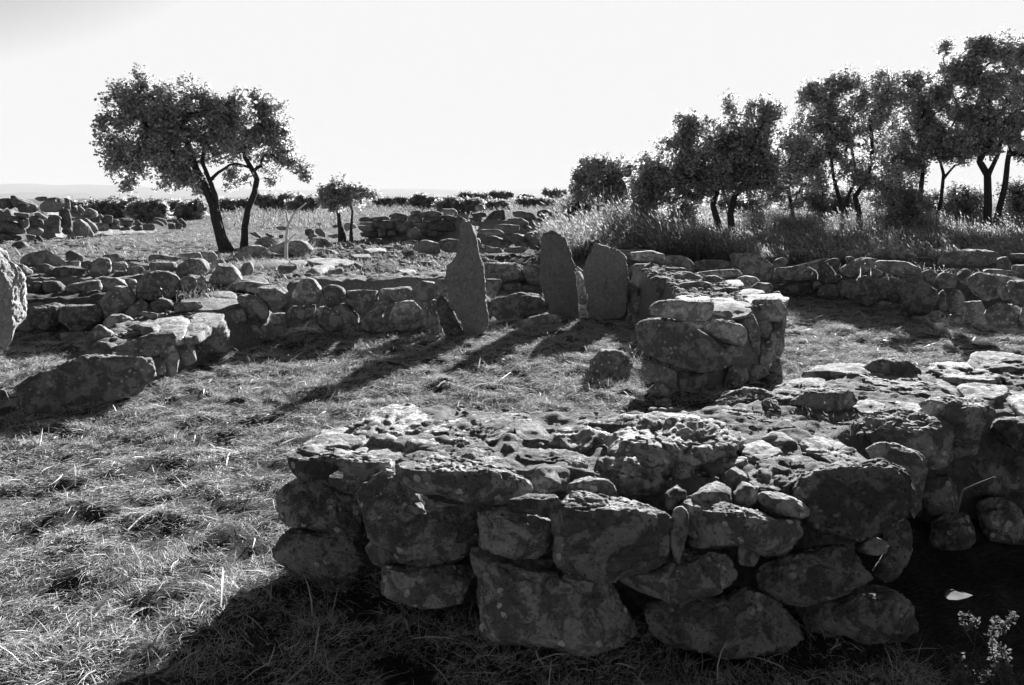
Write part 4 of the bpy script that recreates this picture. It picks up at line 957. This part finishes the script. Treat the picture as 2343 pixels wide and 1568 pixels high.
tree('oak_tree', 'tree with a bent dark stem, left one of the close pair in tall grass', 'tree', 24, .5,
     [([(1668, 585), (1652, 545), (1640, 505), (1630, 470), (1640, 440), (1645, 400), (1630, 350)], 0.119), ([(1640, 430), (1600, 400), (1560, 380)], 0.056)],
     [(1550, 370, 80, 62), (1620, 370, 90, 70), (1540, 425, 60, 44), (1572, 295, 24, 40), (1510, 380, 50, 40), (1640, 310, 50, 40), (1600, 425, 60, 40), (1480, 430, 45, 42)], 477, 12, 0.137, 0.130, GG, hole=-0.17)
tree('oak_tree', 'straighter-stemmed tree of the close pair, crown with loose wispy top', 'tree', 24.5, .5,
     [([(1680, 585), (1676, 545), (1670, 490), (1680, 450), (1700, 420), (1715, 370), (1720, 300)], 0.126), ([(1700, 420), (1750, 390), (1780, 350)], 0.056)],
     [(1700, 330, 70, 60), (1740, 380, 80, 70), (1740, 270, 55, 45), (1670, 250, 22, 34), (1725, 225, 16, 24), (1800, 330, 50, 50), (1700, 400, 70, 36)], 440, 11, 0.137, 0.130, GG, hole=-0.07)
tree('oak_tree', 'double-stemmed tree in mid grove with the broadest airy crown', 'tree', 28, .5,
     [([(1952, 580), (1948, 530), (1930, 490), (1918, 450), (1905, 400), (1900, 340)], 0.105), ([(1968, 580), (1968, 530), (1963, 480), (1955, 450), (1985, 410), (1995, 340), (1990, 260)], 0.119), ([(1930, 490), (1940, 450), (1960, 400), (1940, 300)], 0.070)],
     [(1890, 260, 80, 75), (1960, 230, 90, 75), (1930, 180, 40, 30), (1860, 330, 80, 70), (1960, 340, 90, 80), (1900, 395, 80, 45), (1800, 370, 50, 50), (2030, 220, 45, 50), (1850, 210, 22, 22), (2020, 400, 50, 50)], 697, 11, 0.137, 0.130, GG, hole=-0.12)
tree('oak_tree', 'single dark stem between the double-stemmed and the slim forked tree', 'tree', 30, .5,
     [([(2100, 560), (2098, 500), (2105, 440), (2113, 385), (2105, 320), (2090, 260)], 0.112)],
     [(2070, 280, 60, 80), (2110, 330, 60, 70), (2100, 210, 45, 45), (2060, 200, 30, 30), (2060, 360, 50, 40), (2140, 250, 40, 50)], 394, 11, 0.144, 0.142, GG, hole=-0.12)
tree('oak_tree', 'slim forked tree leaning right, its fork open against the bright gap of sky', 'tree', 29, .5,
     [([(2130, 560), (2140, 505), (2152, 460), (2158, 400), (2152, 375), (2140, 350)], 0.084), ([(2158, 408), (2185, 378), (2215, 372)], 0.049)],
     [(2150, 330, 50, 40), (2190, 350, 40, 26), (2170, 270, 40, 50), (2210, 320, 30, 30)], 210, 10, 0.144, 0.142, GG, hole=-0.02)
tree('oak_tree', 'tall dark tree near the right edge with a crown reaching up and left', 'tree', 27, .5,
     [([(2262, 580), (2258, 520), (2260, 450), (2258, 400), (2240, 370), (2270, 310), (2260, 220), (2200, 140)], 0.147), ([(2258, 405), (2285, 350), (2300, 250)], 0.084)],
     [(2250, 240, 60, 70), (2200, 160, 45, 32), (2165, 105, 16, 16), (2260, 150, 50, 60), (2220, 300, 60, 50), (2290, 300, 50, 60), (2150, 210, 22, 30), (2240, 100, 30, 16)], 477, 12, 0.144, 0.130, GG, hole=-0.12)
tree('oak_tree', 'tree at the right edge whose leaning stem crosses behind the tall dark one', 'tree', 28, .5,
     [([(2275, 580), (2280, 500), (2298, 430), (2305, 370), (2320, 280), (2325, 180)], 0.126)],
     [(2320, 220, 50, 110), (2310, 100, 30, 30), (2350, 130, 40, 50), (2340, 320, 50, 50), (2370, 230, 50, 120)], 385, 11, 0.144, 0.130, GG, hole=-0.07)
tree('oak_tree', 'tree set back between the close pair and the double-stemmed tree, filling the gap', 'tree', 33, .5,
     [([(1815, 540), (1812, 480), (1800, 420), (1805, 350)], .1)], [(1790, 350, 70, 70), (1830, 400, 60, 60), (1760, 420, 60, 40), (1840, 300, 40, 50), (1800, 450, 70, 30)], 453, 12, 0.127, 0.147, GG, hole=-0.25)
tree('oak_tree', 'tree set back right of the double-stemmed one, mostly hidden by it', 'tree', 34, .5,
     [([(2030, 540), (2028, 470), (2035, 400), (2030, 330)], .1)], [(2030, 330, 60, 80), (2000, 410, 60, 50), (2070, 400, 40, 50), (2020, 450, 50, 26)], 388, 12, 0.127, 0.147, GG, hole=-0.25)
# bushes: each a low crown on short stems
GB = 'bushes along the far edge of the field'
def bush(label, Y, crowns, n, group=GB, lsize=.12, per=11, name='bush', mat=None, **kw):
    x = crowns[0][0]; yb = max(c[1] + c[3] for c in crowns)
    g0 = ground_hit(x, yb + 4) if Y is None else Y
    if Y is not None:                                    # reach down to the ground in front of it
        yg = PCY - FPX * math.tan(PITCH - math.atan((CAM_H - .5) / Y)); x_ = crowns[0]
        crowns = crowns + [(c[0], (c[1] + yg) / 2, c[2] * .9, (yg - c[1]) / 2) for c in crowns if yg > c[1] + c[3]]
        yb = max(yb, yg); n = int(n * 1.3)
    b = at_y(np.array([x]), np.array([yb]), g0)[0]
    w = [x - crowns[0][2] * .3, x, x + crowns[0][2] * .3]
    tr = [([(x, yb), (q, crowns[0][1])], .03) for q in w]
    return tree(name, label, 'bush', g0, float(b[2]), tr, crowns, n, per, lsize, .16, group, mat or M_BUSH, hole=-.6, twig=.02, r0=.03, **kw)
bush('broad bush between the bent stem and the low spreading tree', 26, [(1560, 462, 44, 18)], 80)
bush('sunlit bush behind the single straight stem', 27, [(2070, 465, 40, 30)], 110)
bush('pale bush in the bright gap near the right edge of the grove', 30, [(2190, 455, 42, 30), (2225, 450, 26, 25)], 190)
bush('rounded bush at the right edge behind the tall dark tree', 29, [(2320, 440, 40, 30), (2350, 455, 40, 26)], 170)
bush('low bush under the leftmost stems of the grove', 24, [(1470, 462, 36, 18)], 80)
bush('wide grey bush seen between the stems of the double-stemmed tree', 33, [(1900, 455, 60, 30)], 190)
bush('wide low bush behind the slim forked tree', 34, [(2140, 462, 60, 22)], 180)
bush('grey bush low behind the pair of stems on the left of the grove', 34, [(1690, 462, 60, 22)], 180)
FB = [('dark bush on the skyline just left of the grove', 1268, 440, 22, 12, 60), ('second skyline bush left of the grove, small and round', 1198, 450, 16, 9, 62), ('skyline bush above the right part of the ledged wall', 1148, 444, 18, 10, 66),
      ('airy pale bush on the skyline above the tallest standing stone', 1084, 447, 30, 14, 48), ('broad low dark bush above the ledged far wall', 985, 458, 42, 12, 55), ('small dark bush between the small twin tree and the ledged wall', 925, 462, 18, 8, 62),
      ('low bush at the right foot of the small twin tree crown', 880, 458, 16, 6, 70), ('sunlit bush in front of the airy pale one', 1060, 466, 46, 14, 40), ('little bush under the skyline bushes, right of the ledged wall', 1130, 470, 26, 9, 40),
      ('long low bush stretching left from the grove', 1225, 462, 36, 8, 48), ('bush between the slim trunk and the small twin tree', 690, 462, 34, 14, 52), ('rounded bush showing between the two left trunks', 525, 464, 34, 12, 50),
      ('broad bush just right of the slim trunk', 625, 456, 44, 17, 50), ('bush with lit top left of the leaning trunk', 440, 476, 32, 14, 52), ('darkest bush in the hedge beyond the ruined hut', 340, 474, 36, 18, 46),
      ('rounded smooth bush behind the row of boulders of the ruined hut', 228, 476, 40, 17, 40), ('bush at the left end of the hedge beside the ruined hut', 185, 468, 34, 12, 48), ('bush between the rounded and the darkest bush of the hedge', 282, 472, 30, 16, 46),
      ('bush in the hedge halfway from the darkest bush to the leaning trunk', 392, 472, 30, 13, 50)]
for lab, x, y, rx, ry, Yd in FB:
    q_ = R.random; ry = ry * (.6 + .5 * q_()); y = y + 4 * (q_() - .3)
    bush(lab, None, [(x, y + ry * .4, rx, ry * .7)] + [(x + rx * (q_() * 2 - 1) * 1.1, y + ry * (q_() * .8 - .3), rx * (.2 + .35 * q_()), ry * (.35 + .6 * q_())) for _ in range(6)] + [(x, y + ry * .9, rx * .8, ry * .6)], int(50 + rx * ry * .22), lsize=.24, per=10)

# ================================================================== grass, straw, weeds
def ribbons(name, base, az, lean, length, width, mat, rs, arch=0.5, seg=3, kind='stuff', head=None, parent=None):
    """curved blades: base points (n,3), azimuth, lean from the vertical (radians, at root), length, width"""
    n = len(base); t = np.linspace(0, 1, seg + 1)
    dirh = np.stack([np.cos(az), np.sin(az), np.zeros(n)], -1); side = np.stack([-np.sin(az), np.cos(az), np.zeros(n)], -1)
    tw = rs.normal(size=n) * 0.6
    P = np.zeros((n, seg + 1, 3)); P[:, 0] = base
    ang = np.asarray(lean, float) * np.ones(n); up = np.array([0, 0, 1.])
    curv = (rs.uniform(0.2, 1.0, n) * arch) / seg
    sw = rs.normal(size=n) * 0.14
    for k in range(seg):
        a = ang + curv * (k + 0.5) * 2
        hd = dirh * np.cos(sw * k)[:, None] + side * np.sin(sw * k)[:, None]
        P[:, k + 1] = P[:, k] + (hd * np.sin(a)[:, None] + up * np.cos(a)[:, None]) * (length / seg)[:, None]
    wv = side * np.cos(tw)[:, None] + up * np.sin(tw)[:, None]
    wt = np.array([0.8, 1.0, 0.8, 0.15]) if seg == 3 else np.interp(t, [0, .4, 1], [.8, 1, .15])
    A = P + wv[:, None] * (width[:, None] * wt[None])[..., None] * 0.5
    B = P - wv[:, None] * (width[:, None] * wt[None])[..., None] * 0.5
    V = np.stack([A, B], 2).reshape(-1, 3)
    i = (np.arange(n) * (seg + 1) * 2)[:, None] + np.arange(seg)[None] * 2
    F = np.stack([i, i + 1, i + 3, i + 2], -1).reshape(-1, 4)
    return V, F, P
rs = np.random.default_rng(99)
def straw(name, n, xr, yr, dens, lmin, lmax, w0, mat, zoff=0.004, region=None):
    x = rs.uniform(xr[0], xr[1], n); y = yr[0] + (yr[1] - yr[0]) * rs.uniform(0, 1, n) ** dens
    k = (np.abs(x) < y * 0.70 + 0.8)
    k &= n2(x, y, 2.6, 3, 7.7) > rs.normal(size=n) * 0.2 - 0.22
    if region is not None: k &= region(x, y)
    x, y = x[k], y[k]; m = len(x)
    # matted locks: neighbouring straws share a direction
    az = 3.6 * n2(x, y, 0.9, 2, 4.4) + 0.5 + rs.normal(size=m) * 1.35
    L_ = rs.uniform(lmin, lmax, m) * rs.choice([0.6, 1, 1.5], m, p=[.4, .45, .15])
    base = np.stack([x, y, H(x, y) + rs.uniform(-0.01, 0.022, m) + zoff], -1)
    lean = rs.uniform(0.9, 1.55, m) - 0.8 * smooth(0.25, 0.6, n2(x, y, 3.0, 2, 12.5)) * rs.uniform(0, 1, m)
    V, F, P = ribbons(name, base, az, lean, L_, w0 * (0.6 + 0.11 * y) * rs.uniform(0.6, 1.4, m), mat, rs, arch=0.35)
    o = mesh(name, V, F, mat, False)
    return o
P1a, D2a, S3a = np.array(P1), np.array([(1.75, 7.75), (2.2, 7.75), (2.85, 8.4), (3.15, 9.3), (3.05, 11.5), (2.7, 14.3), (1.9, 13.4), (2.0, 11), (1.8, 9)]), np.array([(-4.55, 7.7), (-4.0, 7.6), (-3.75, 8.5), (-3.5, 9.6), (-3.2, 10.8), (-3.4, 11.9), (-4.4, 11.9), (-4.6, 10.5), (-4.9, 9.2)])
clear = lambda x, y: (poly_sd(x, y, P1a) < 0) & (poly_sd(x, y, D2a) < 0) & (poly_sd(x, y, S3a) < 0) & (poly_sd(x, y, RAISED) < 0.0) & ~((x > 1.75 + 0.25 * n2(x, y, 3, 2)) & (y < 4.7))
tag(straw('straw', 1200000, (-7.5, 8), (2.2, 14.8), 1.3, .03, .10, .0023, M_STRAW, region=clear), 'mown dry grass and straw matted over the floor of the rooms', 'straw', kind='stuff')
tag(straw('straw_stems', 9000, (-7.5, 8), (2.2, 13.8), 1.3, .10, .22, .007, M_STRAWP, zoff=.015, region=clear), 'broader pale stems strewn over the mown grass', 'straw', kind='stuff')
# tall ripe grass behind the right-hand wall
def add_blades(name, label, cat, x, y, hmin, hmax, wid, mat, heads, headmat, lean=0.25, arch=0.5, az0=2.6, azs=1.2, hs=(.05, .10, .018), parts=None):
    m = len(x); z = H(x, y) - 0.02
    h = rs.uniform(hmin, hmax, m) * (1 + 0.35 * n2(x, y, 0.5, 2, 6.6))
    if name == 'tall_grass': h *= 0.42 + 0.10 * smooth(17, 21, y) + 0.5 * smooth(24, 26.5, y) + 0.75 * smooth(6.0, 3.0, x)
    az = az0 + rs.normal(size=m) * azs
    V, F, P = ribbons(name, np.stack([x, y, z], -1), az, np.abs(rs.normal(size=m)) * lean, h, wid * rs.uniform(.6, 1.3, m), mat, rs, arch=arch)
    o = mesh(name, V, F, mat, False); tag(o, label, cat, kind='stuff')
    if heads > 0:                                        # nodding seed heads, spindle shaped, on some stems
        k = rs.uniform(0, 1, m) < heads
        tip = P[k, -1]; d = P[k, -1] - P[k, -2]; d /= np.linalg.norm(d, axis=1)[:, None]
        n = len(tip); L_ = rs.uniform(hs[0], hs[1], n)[:, None]; w = hs[2] * rs.uniform(.7, 1.3, n)[:, None]
        d = d + [[-0.25, -.1, -0.15]] * n; d /= np.linalg.norm(d, axis=1)[:, None]
        s1 = np.cross(d, rs.normal(size=(n, 3))); s1 /= np.linalg.norm(s1, axis=1)[:, None]; s2 = np.cross(d, s1)
        VV = []
        for s_ in (s1, s2):
            VV.append(np.stack([tip, tip + d * L_ * .35 + s_ * w * .5, tip + d * L_, tip + d * L_ * .35 - s_ * w * .5], 1))
        V = np.concatenate(VV, 0).reshape(-1, 3)
        hd = mesh(name + '_seed_heads', V, np.arange(len(V)).reshape(-1, 4), headmat, False, o); hd['kind'] = 'stuff'
    return o
n = 190000
x = rs.uniform(0.6, 23, n); y = 16.0 + 18 * rs.uniform(0, 1, n) ** 1.3
k = (x > 0.6 + (y - 16) * 0.12) & (x < y * .72 + 1) & (n2(x, y, .8, 2, 2.2) > rs.normal(size=n) * .25 - .45) & ((y > 17.2) | (x > 3.0))
x, y = x[k], y[k]
add_blades('tall_grass', 'tall ripe grass with nodding seed heads between the right hand wall and the grove', 'tall grass', x, y, .3, .95, .013, M_TALL, .30, M_HEAD, hs=(.07, .14, .026))
# low herbs and dry grass over the open field
n = 150000
x = rs.uniform(-32, 14, n); y = 14.5 + 60 * rs.uniform(0, 1, n) ** 1.5
k = (np.abs(x) < y * .70 + 1) & (poly_sd(x, y, RAISED) > .35) & (n2(x, y, 1.2, 3, 8.2) > rs.normal(size=n) * .3 - .1) & ~((x > 1) & (y < 30))
x, y = x[k], y[k]
add_blades('field_grass', 'low dry grass and herbs over the sunlit field beyond the walls', 'grass', x, y, .06, .20, .022, M_FIELD, 0, None, lean=.9, arch=.8)
n = 90000
x = rs.uniform(-40, 40, n); y = 34 + 75 * rs.uniform(0, 1, n) ** 1.2
k = (np.abs(x) < y * .70 + 1) & (x > -y * (.34 + .1 * n2(x, y, .1, 2))) & ~((x > 1) & (y < 40))
x, y = x[k], y[k]
add_blades('flowering_weeds', 'pale flowering weeds covering the far field below the skyline bushes', 'weeds', x, y, .15, .40, .04, M_FIELD, .3, M_FIELD, lean=.4, hs=(.06, .12, .07))
n = 16000
x = rs.uniform(-7, -1, n); y = rs.uniform(11.8, 19, n)
k = (poly_sd(x, y, RAISED) > .3) & (n2(x, y, 1.5, 3, 1.2) > rs.normal(size=n) * .2 - .05)
x, y = x[k], y[k]
add_blades('bank_grass', 'dry grass among the loose stones of the collapsed bank', 'grass', x, y, .05, .16, .012, M_FIELD, 0, None, lean=.8, arch=.8)
# grass tufts in wall joints
def tuft(name, label, cat, px, py, Y, n, h, w, spread, mat, z=None, heads=0, **kw):
    W = at_y(np.array([px]), np.array([py]), Y)[0]
    zb = W[2] if z is None else z
    xx = W[0] + rs.normal(size=n) * spread; yy = W[1] + rs.normal(size=n) * spread * .6
    lean = np.abs(rs.normal(size=n)) * kw.get('lean', .4); az = rs.uniform(0, 6.28, n)
    V, F, P = ribbons(name, np.stack([xx, yy, np.full(n, zb)], -1) - [W[0], W[1], zb], az, lean, h * rs.uniform(.5, 1.1, n), np.full(n, w) * rs.uniform(.6, 1.3, n), mat, rs, arch=kw.get('arch', .9))
    Vs, Fs = [V], [F]
    if heads:
        k = rs.uniform(0, 1, n) < heads; tip = P[k, -1]; d = P[k, -1] - P[k, -2]; d /= np.linalg.norm(d, axis=1)[:, None]; m = len(tip)
        s1 = np.cross(d, rs.normal(size=(m, 3))); s1 /= np.linalg.norm(s1, axis=1)[:, None]; L_ = kw.get('hl', .04); hw = kw.get('hw', .01)
        V2 = np.stack([tip, tip + d * L_ * .4 + s1 * hw * .5, tip + d * L_, tip + d * L_ * .4 - s1 * hw * .5], 1).reshape(-1, 3)
        Vs.append(V2); Fs.append(np.arange(len(V2)).reshape(-1, 4) + len(V))
    o = mesh(name, np.concatenate(Vs), np.concatenate(Fs), mat, False); o.location = (float(W[0]), float(W[1]), float(zb))
    return tag(o, label, cat, kw.get('group'), 'stuff')
tuft('grass_tuft', 'feathery dry grass tuft spilling over boulders at the foot of the pale forked stalk', 'grass tuft', 600, 635, 15.2, 1400, .32, .006, .28, M_STRAW, z=.5, lean=.6)
tuft('grass_tuft', 'pale upright tuft behind the large smooth boulder and forked stalk', 'grass tuft', 676, 565, 18.6, 700, .5, .008, .22, M_STRAW, z=.5)
tuft('grass_tuft', 'dark nodding grasses on the top of the low left spur', 'grass tuft', 468, 678, 10.9, 160, .26, .006, .22, M_TALL, heads=.5, z=.5)
tuft('grass_tuft', 'tuft behind the left spur, right beside the big rounded boulder', 'grass tuft', 500, 660, 12.0, 120, .28, .006, .18, M_TALL, heads=.4, z=.55)
tuft('grass_tuft', 'row of oat grass before the flat slab on the right hand wall', 'grass tuft', 2090, 590, 13.0, 160, .26, .007, .75, M_HEAD, heads=.5, z=.62)
tuft('grass_tuft', 'small spiky weeds on the near wall, in front of the oval flat boulder at its right', 'weeds', 1880, 960, 4.55, 110, .11, .0025, .14, M_DIM, heads=.6, z=.62, hl=.03, hw=.008)
tuft('grass_tuft', 'thin grass stems on top of the near wall behind its rounded right shoulder', 'weeds', 1985, 975, 4.3, 70, .15, .0022, .10, M_DIM, heads=.5, z=.62, hl=.03)
tuft('grass_tuft', 'short green tuft between flat stones in the middle of the near wall top', 'weeds', 1350, 1120, 3.95, 220, .06, .0025, .12, M_TALL, z=.60)
tuft('grass_tuft', 'short tuft in the gravel of the near wall above its bright square stone', 'weeds', 1470, 1125, 3.8, 240, .05, .0025, .13, M_HEAD, z=.60)
tuft('grass_tuft', 'upright weeds growing on the ground in front of the great oval boulder', 'weeds', 1430, 800, 8.9, 200, .22, .005, .16, M_STRAW, z=.0, heads=.2)
tuft('weed_clump', 'leafy weed at the foot of the curved boulder wall shade, lit at the tip', 'weeds', 1370, 905, 7.9, 420, .14, .006, .35, M_STRAW, z=.0, lean=.9)
for i, (px, py, Y, h) in enumerate([(1312, 488, 24.5, .5), (1326, 484, 24.8, .6), (1341, 492, 24.2, .45), (1302, 494, 24.6, .4)]):
    pass
def stalk(name, label, cat, pts, r, mat, Y=None, z=None, ys=None, sides=7, taper=.5, group=None, extra=None, parent=None):
    a = np.array(pts, float)
    if Y is not None: W = at_y(a[:, 0], a[:, 1], Y if ys is None else np.array(ys))
    else: W = at_z(a[:, 0], a[:, 1], z) if np.isscalar(z) else np.concatenate([at_z(a[i:i + 1, 0], a[i:i + 1, 1], z[i]) for i in range(len(a))])
    t = np.linspace(0, len(a) - 1, 5 * (len(a) - 1) + 1)
    P = np.stack([np.interp(t, np.arange(len(a)), W[:, k]) for k in range(3)], -1)
    for _ in range(2): P[1:-1] = (P[:-2] + 2 * P[1:-1] + P[2:]) / 4
    return (P, r * (1 - taper * t / t[-1]))
def stalks(name, label, cat, paths, mat, sides=7, group=None):
    V, F = tubes(paths, sides); o0 = paths[0][0][0]
    return tag(mesh(name, V, F, mat, True, None, o0), label, cat, group)
# pale forked stalk (a dead fennel stem) by the boulders
stalks('forked_stalk', 'tall pale forked stalk rising from the boulders right of the slim trunk', 'dead stalk',
       [stalk(*[None] * 3, [(655, 612), (654, 570), (655, 540), (659, 515), (672, 490), (684, 478), (700, 465)], .042, None, Y=17.0, taper=.7), stalk(*[None] * 3, [(660, 512), (655, 495), (656, 483)], .026, None, Y=17.0, taper=.6),
        stalk(*[None] * 3, [(656, 558), (664, 545), (678, 535)], .03, None, Y=17.05, taper=.7)], M_STRAWP)
# bare sticks and broad straws on the yard floor
ST = [("long pale curved stick standing out of the straw near the bottom left corner", [(215, 1425), (218, 1405), (240, 1375), (262, 1353)], [.02, .03, .07, .12], .009),
      ("brown bent twig on the straw right of the long pale stick", [(330, 1440), (322, 1420), (336, 1405), (345, 1385)], [.02, .03, .05, .07], .006),
      ("straight dry stalk lying left to right near the bottom left corner", [(120, 1500), (180, 1482), (250, 1462), (330, 1440)], [.03, .04, .03, .04], .006),
      ("second dry stalk lying parallel under the straight one", [(140, 1520), (210, 1505), (280, 1480)], [.02, .03, .03], .005),
      ("thin fork of dry stems in the straw above the long pale stick", [(300, 1250), (318, 1278), (322, 1290), (322, 1350)], [.03, .05, .04, .02], .004),
      ("broad pale straw lying diagonal in the middle left of the yard", [(290, 1215), (320, 1185), (370, 1155)], [.02, .04, .03], .006),
      ("bleached straw chip near the tip of the first long shadow", [(560, 925), (572, 918)], [.03, .03], .012),
      ("white straw lying beyond the tips of the two long shadows", [(1140, 875), (1150, 865), (1168, 852)], [.02, .04, .03], .010),
      ("pale straw at the tip of the shorter long shadow", [(1000, 886), (1010, 876), (1018, 872)], [.02, .04, .03], .010),
      ("thin white straw in front of the domed boulder, beside the near wall", [(1046, 932), (1050, 918)], [.02, .05], .008),
      ("long thin straw at the left edge in front of the long blocky boulder", [(30, 875), (60, 860), (85, 840)], [.02, .03, .03], .010),
      ("dark thin twig lying on the bright straw left of the near wall", [(505, 1042), (550, 1048), (600, 1052)], [.03, .04, .03], .005)]
for lab, pts, zz, r in ST:
    stalks('dry_stalk', lab, 'dry stalk', [stalk(*[None] * 3, pts, r, None, z=zz, taper=.4)], M_STRAWP if 'dark' not in lab and 'brown' not in lab else M_BARK, group='dry stalks on the straw')
# asphodel-like seed stalks beyond the tallest standing stone
for i, (px, yt, yb, Y, lab) in enumerate([(1300, 490, 540, 22, 'leftmost dark-headed stalk above the far blocks'), (1312, 482, 540, 22.3, 'second dark-headed stalk above the far blocks'), (1324, 472, 540, 22.1, 'tallest dark-headed stalk above the far blocks'),
                                          (1344, 476, 540, 22.4, 'dark-headed stalk right of the tallest one above the far blocks')]):
    P, r = stalk(*[None] * 3, [(px - 2, yb), (px, (yt + yb) / 2), (px + 1, yt)], .012, None, Y=Y)
    V, F = tubes([(P, r)], 5)
    c = P[-1] + rs.normal(size=(60, 3)) * [.05, .05, .07]
    V2, F2 = leaves(c, rs, .06, 4, .03)
    tag(mesh('seed_stalk', np.concatenate([V, V2]), np.concatenate([F, F2 + len(V)]), M_BARK, False, None, P[0]), lab, 'seed stalk', 'dark-headed stalks above the far blocks')
# dead thistle hanging in the shade right of the near wall, a dry leaf, and the pale plants in the corner
stalks('dead_stem', 'bent dead stem catching light in the shade right of the near wall', 'dead stem',
       [stalk(*[None] * 3, [(2170, 1192), (2190, 1170), (2198, 1135), (2202, 1122), (2240, 1105), (2276, 1092)], .006, None, Y=3.6, taper=.3)], M_DIM)
Wl = at_y(np.array([2162., 2165, 2178, 2190, 2208, 2225, 2212, 2190, 2170, 2160]), np.array([1356., 1350, 1348, 1354, 1358, 1362, 1368, 1373, 1372, 1365]), 3.05 + 0.02 * np.sin(np.arange(10)))
cL = Wl.mean(0); Vl = np.concatenate([Wl, Wl * .45 + cL * .55 + [0, 0, .012], [cL + [0, .005, .016]]]); Fl = [[(i, (i + 1) % 10, 10 + (i + 1) % 10, 10 + i) for i in range(10)], [(10 + i, 10 + (i + 1) % 10, 20) for i in range(10)]]
tag(mesh('dry_leaf', Vl, [np.array(Fl[0]), np.array(Fl[1])], M_DIM, True, None, cL), 'single pale dry leaf hanging in the black shade right of the near wall', 'leaf')
def sprig(label, stems, Y, nleaf, ls, mat=None, name='pale_shrub'):
    mat = mat or M_DIM
    paths = []; C = []
    for pts in stems:
        P, r = stalk(*[None] * 3, pts, .0028, None, Y=Y + rs.uniform(-.05, .05)); paths.append((P, r))
        k = rs.integers(len(P) // 3, len(P), nleaf); C.append(P[k] + rs.normal(size=(nleaf, 3)) * .006)
    V, F = tubes(paths, 5); V2, F2 = leaves(np.concatenate(C), rs, ls, 3, .006, droop=-.3)
    o = tag(empty(name, paths[0][0][0]), label, 'plant'); b = paths[0][0][0]
    mesh('stem', V, F, mat, True, o, b); mesh('foliage', V2, F2, mat, False, o, b)
sprig('pale spiky plant with tiny leaves at the bottom right corner', [[(2300, 1600), (2285, 1540), (2270, 1500), (2268, 1450), (2278, 1418)], [(2275, 1470), (2290, 1445), (2300, 1430), (2322, 1405)], [(2330, 1600), (2300, 1540), (2285, 1500)], [(2310, 1600), (2310, 1540), (2300, 1500), (2282, 1470)]], 2.75, 34, .017)
sprig('small pale twig with leaf clusters left of the corner plant', [[(2230, 1480), (2205, 1440), (2200, 1418), (2206, 1405)], [(2205, 1440), (2225, 1425), (2238, 1422)]], 2.9, 26, .014)
sprig('bushy pale little plant at the bottom edge left of the corner plant', [[(2190, 1600), (2185, 1540), (2175, 1505)], [(2200, 1600), (2200, 1540), (2195, 1500)], [(2210, 1600), (2220, 1550), (2225, 1520)], [(2230, 1600), (2240, 1570), (2260, 1540)]], 2.7, 34, .014)
tuft('grass_tuft', 'dim grass around the corner plant in the shade at bottom right', 'grass tuft', 2260, 1540, 2.75, 900, .16, .0022, .30, M_TALL, z=.0)
# ------------------------------------------------------------------ the haze over the far plain
m, N, Lk = mk("haze_air")
out = N.new('ShaderNodeOutputMaterial'); v = N.new('ShaderNodeVolumePrincipled')
v.inputs['Color'].default_value = g(0.5); v.inputs['Density'].default_value = 3e-5; v.inputs['Anisotropy'].default_value = 0.0
Lk.new(v.outputs[0], out.inputs['Volume'])
a, b, zt, zb = 70000.0, 80000.0, 540.0, -420.0
V = [(-a, -30000, zb), (a, -30000, zb), (a, b, zb), (-a, b, zb), (-a, -30000, zt), (a, -30000, zt), (a, b, zt), (-a, b, zt)]
hz_o = mesh("haze", V, np.array([(0, 3, 2, 1), (4, 5, 6, 7), (0, 1, 5, 4), (1, 2, 6, 5), (2, 3, 7, 6), (3, 0, 4, 7)]), m, False)
tag(hz_o, 'pale haze over the far plain', 'haze', kind='stuff')
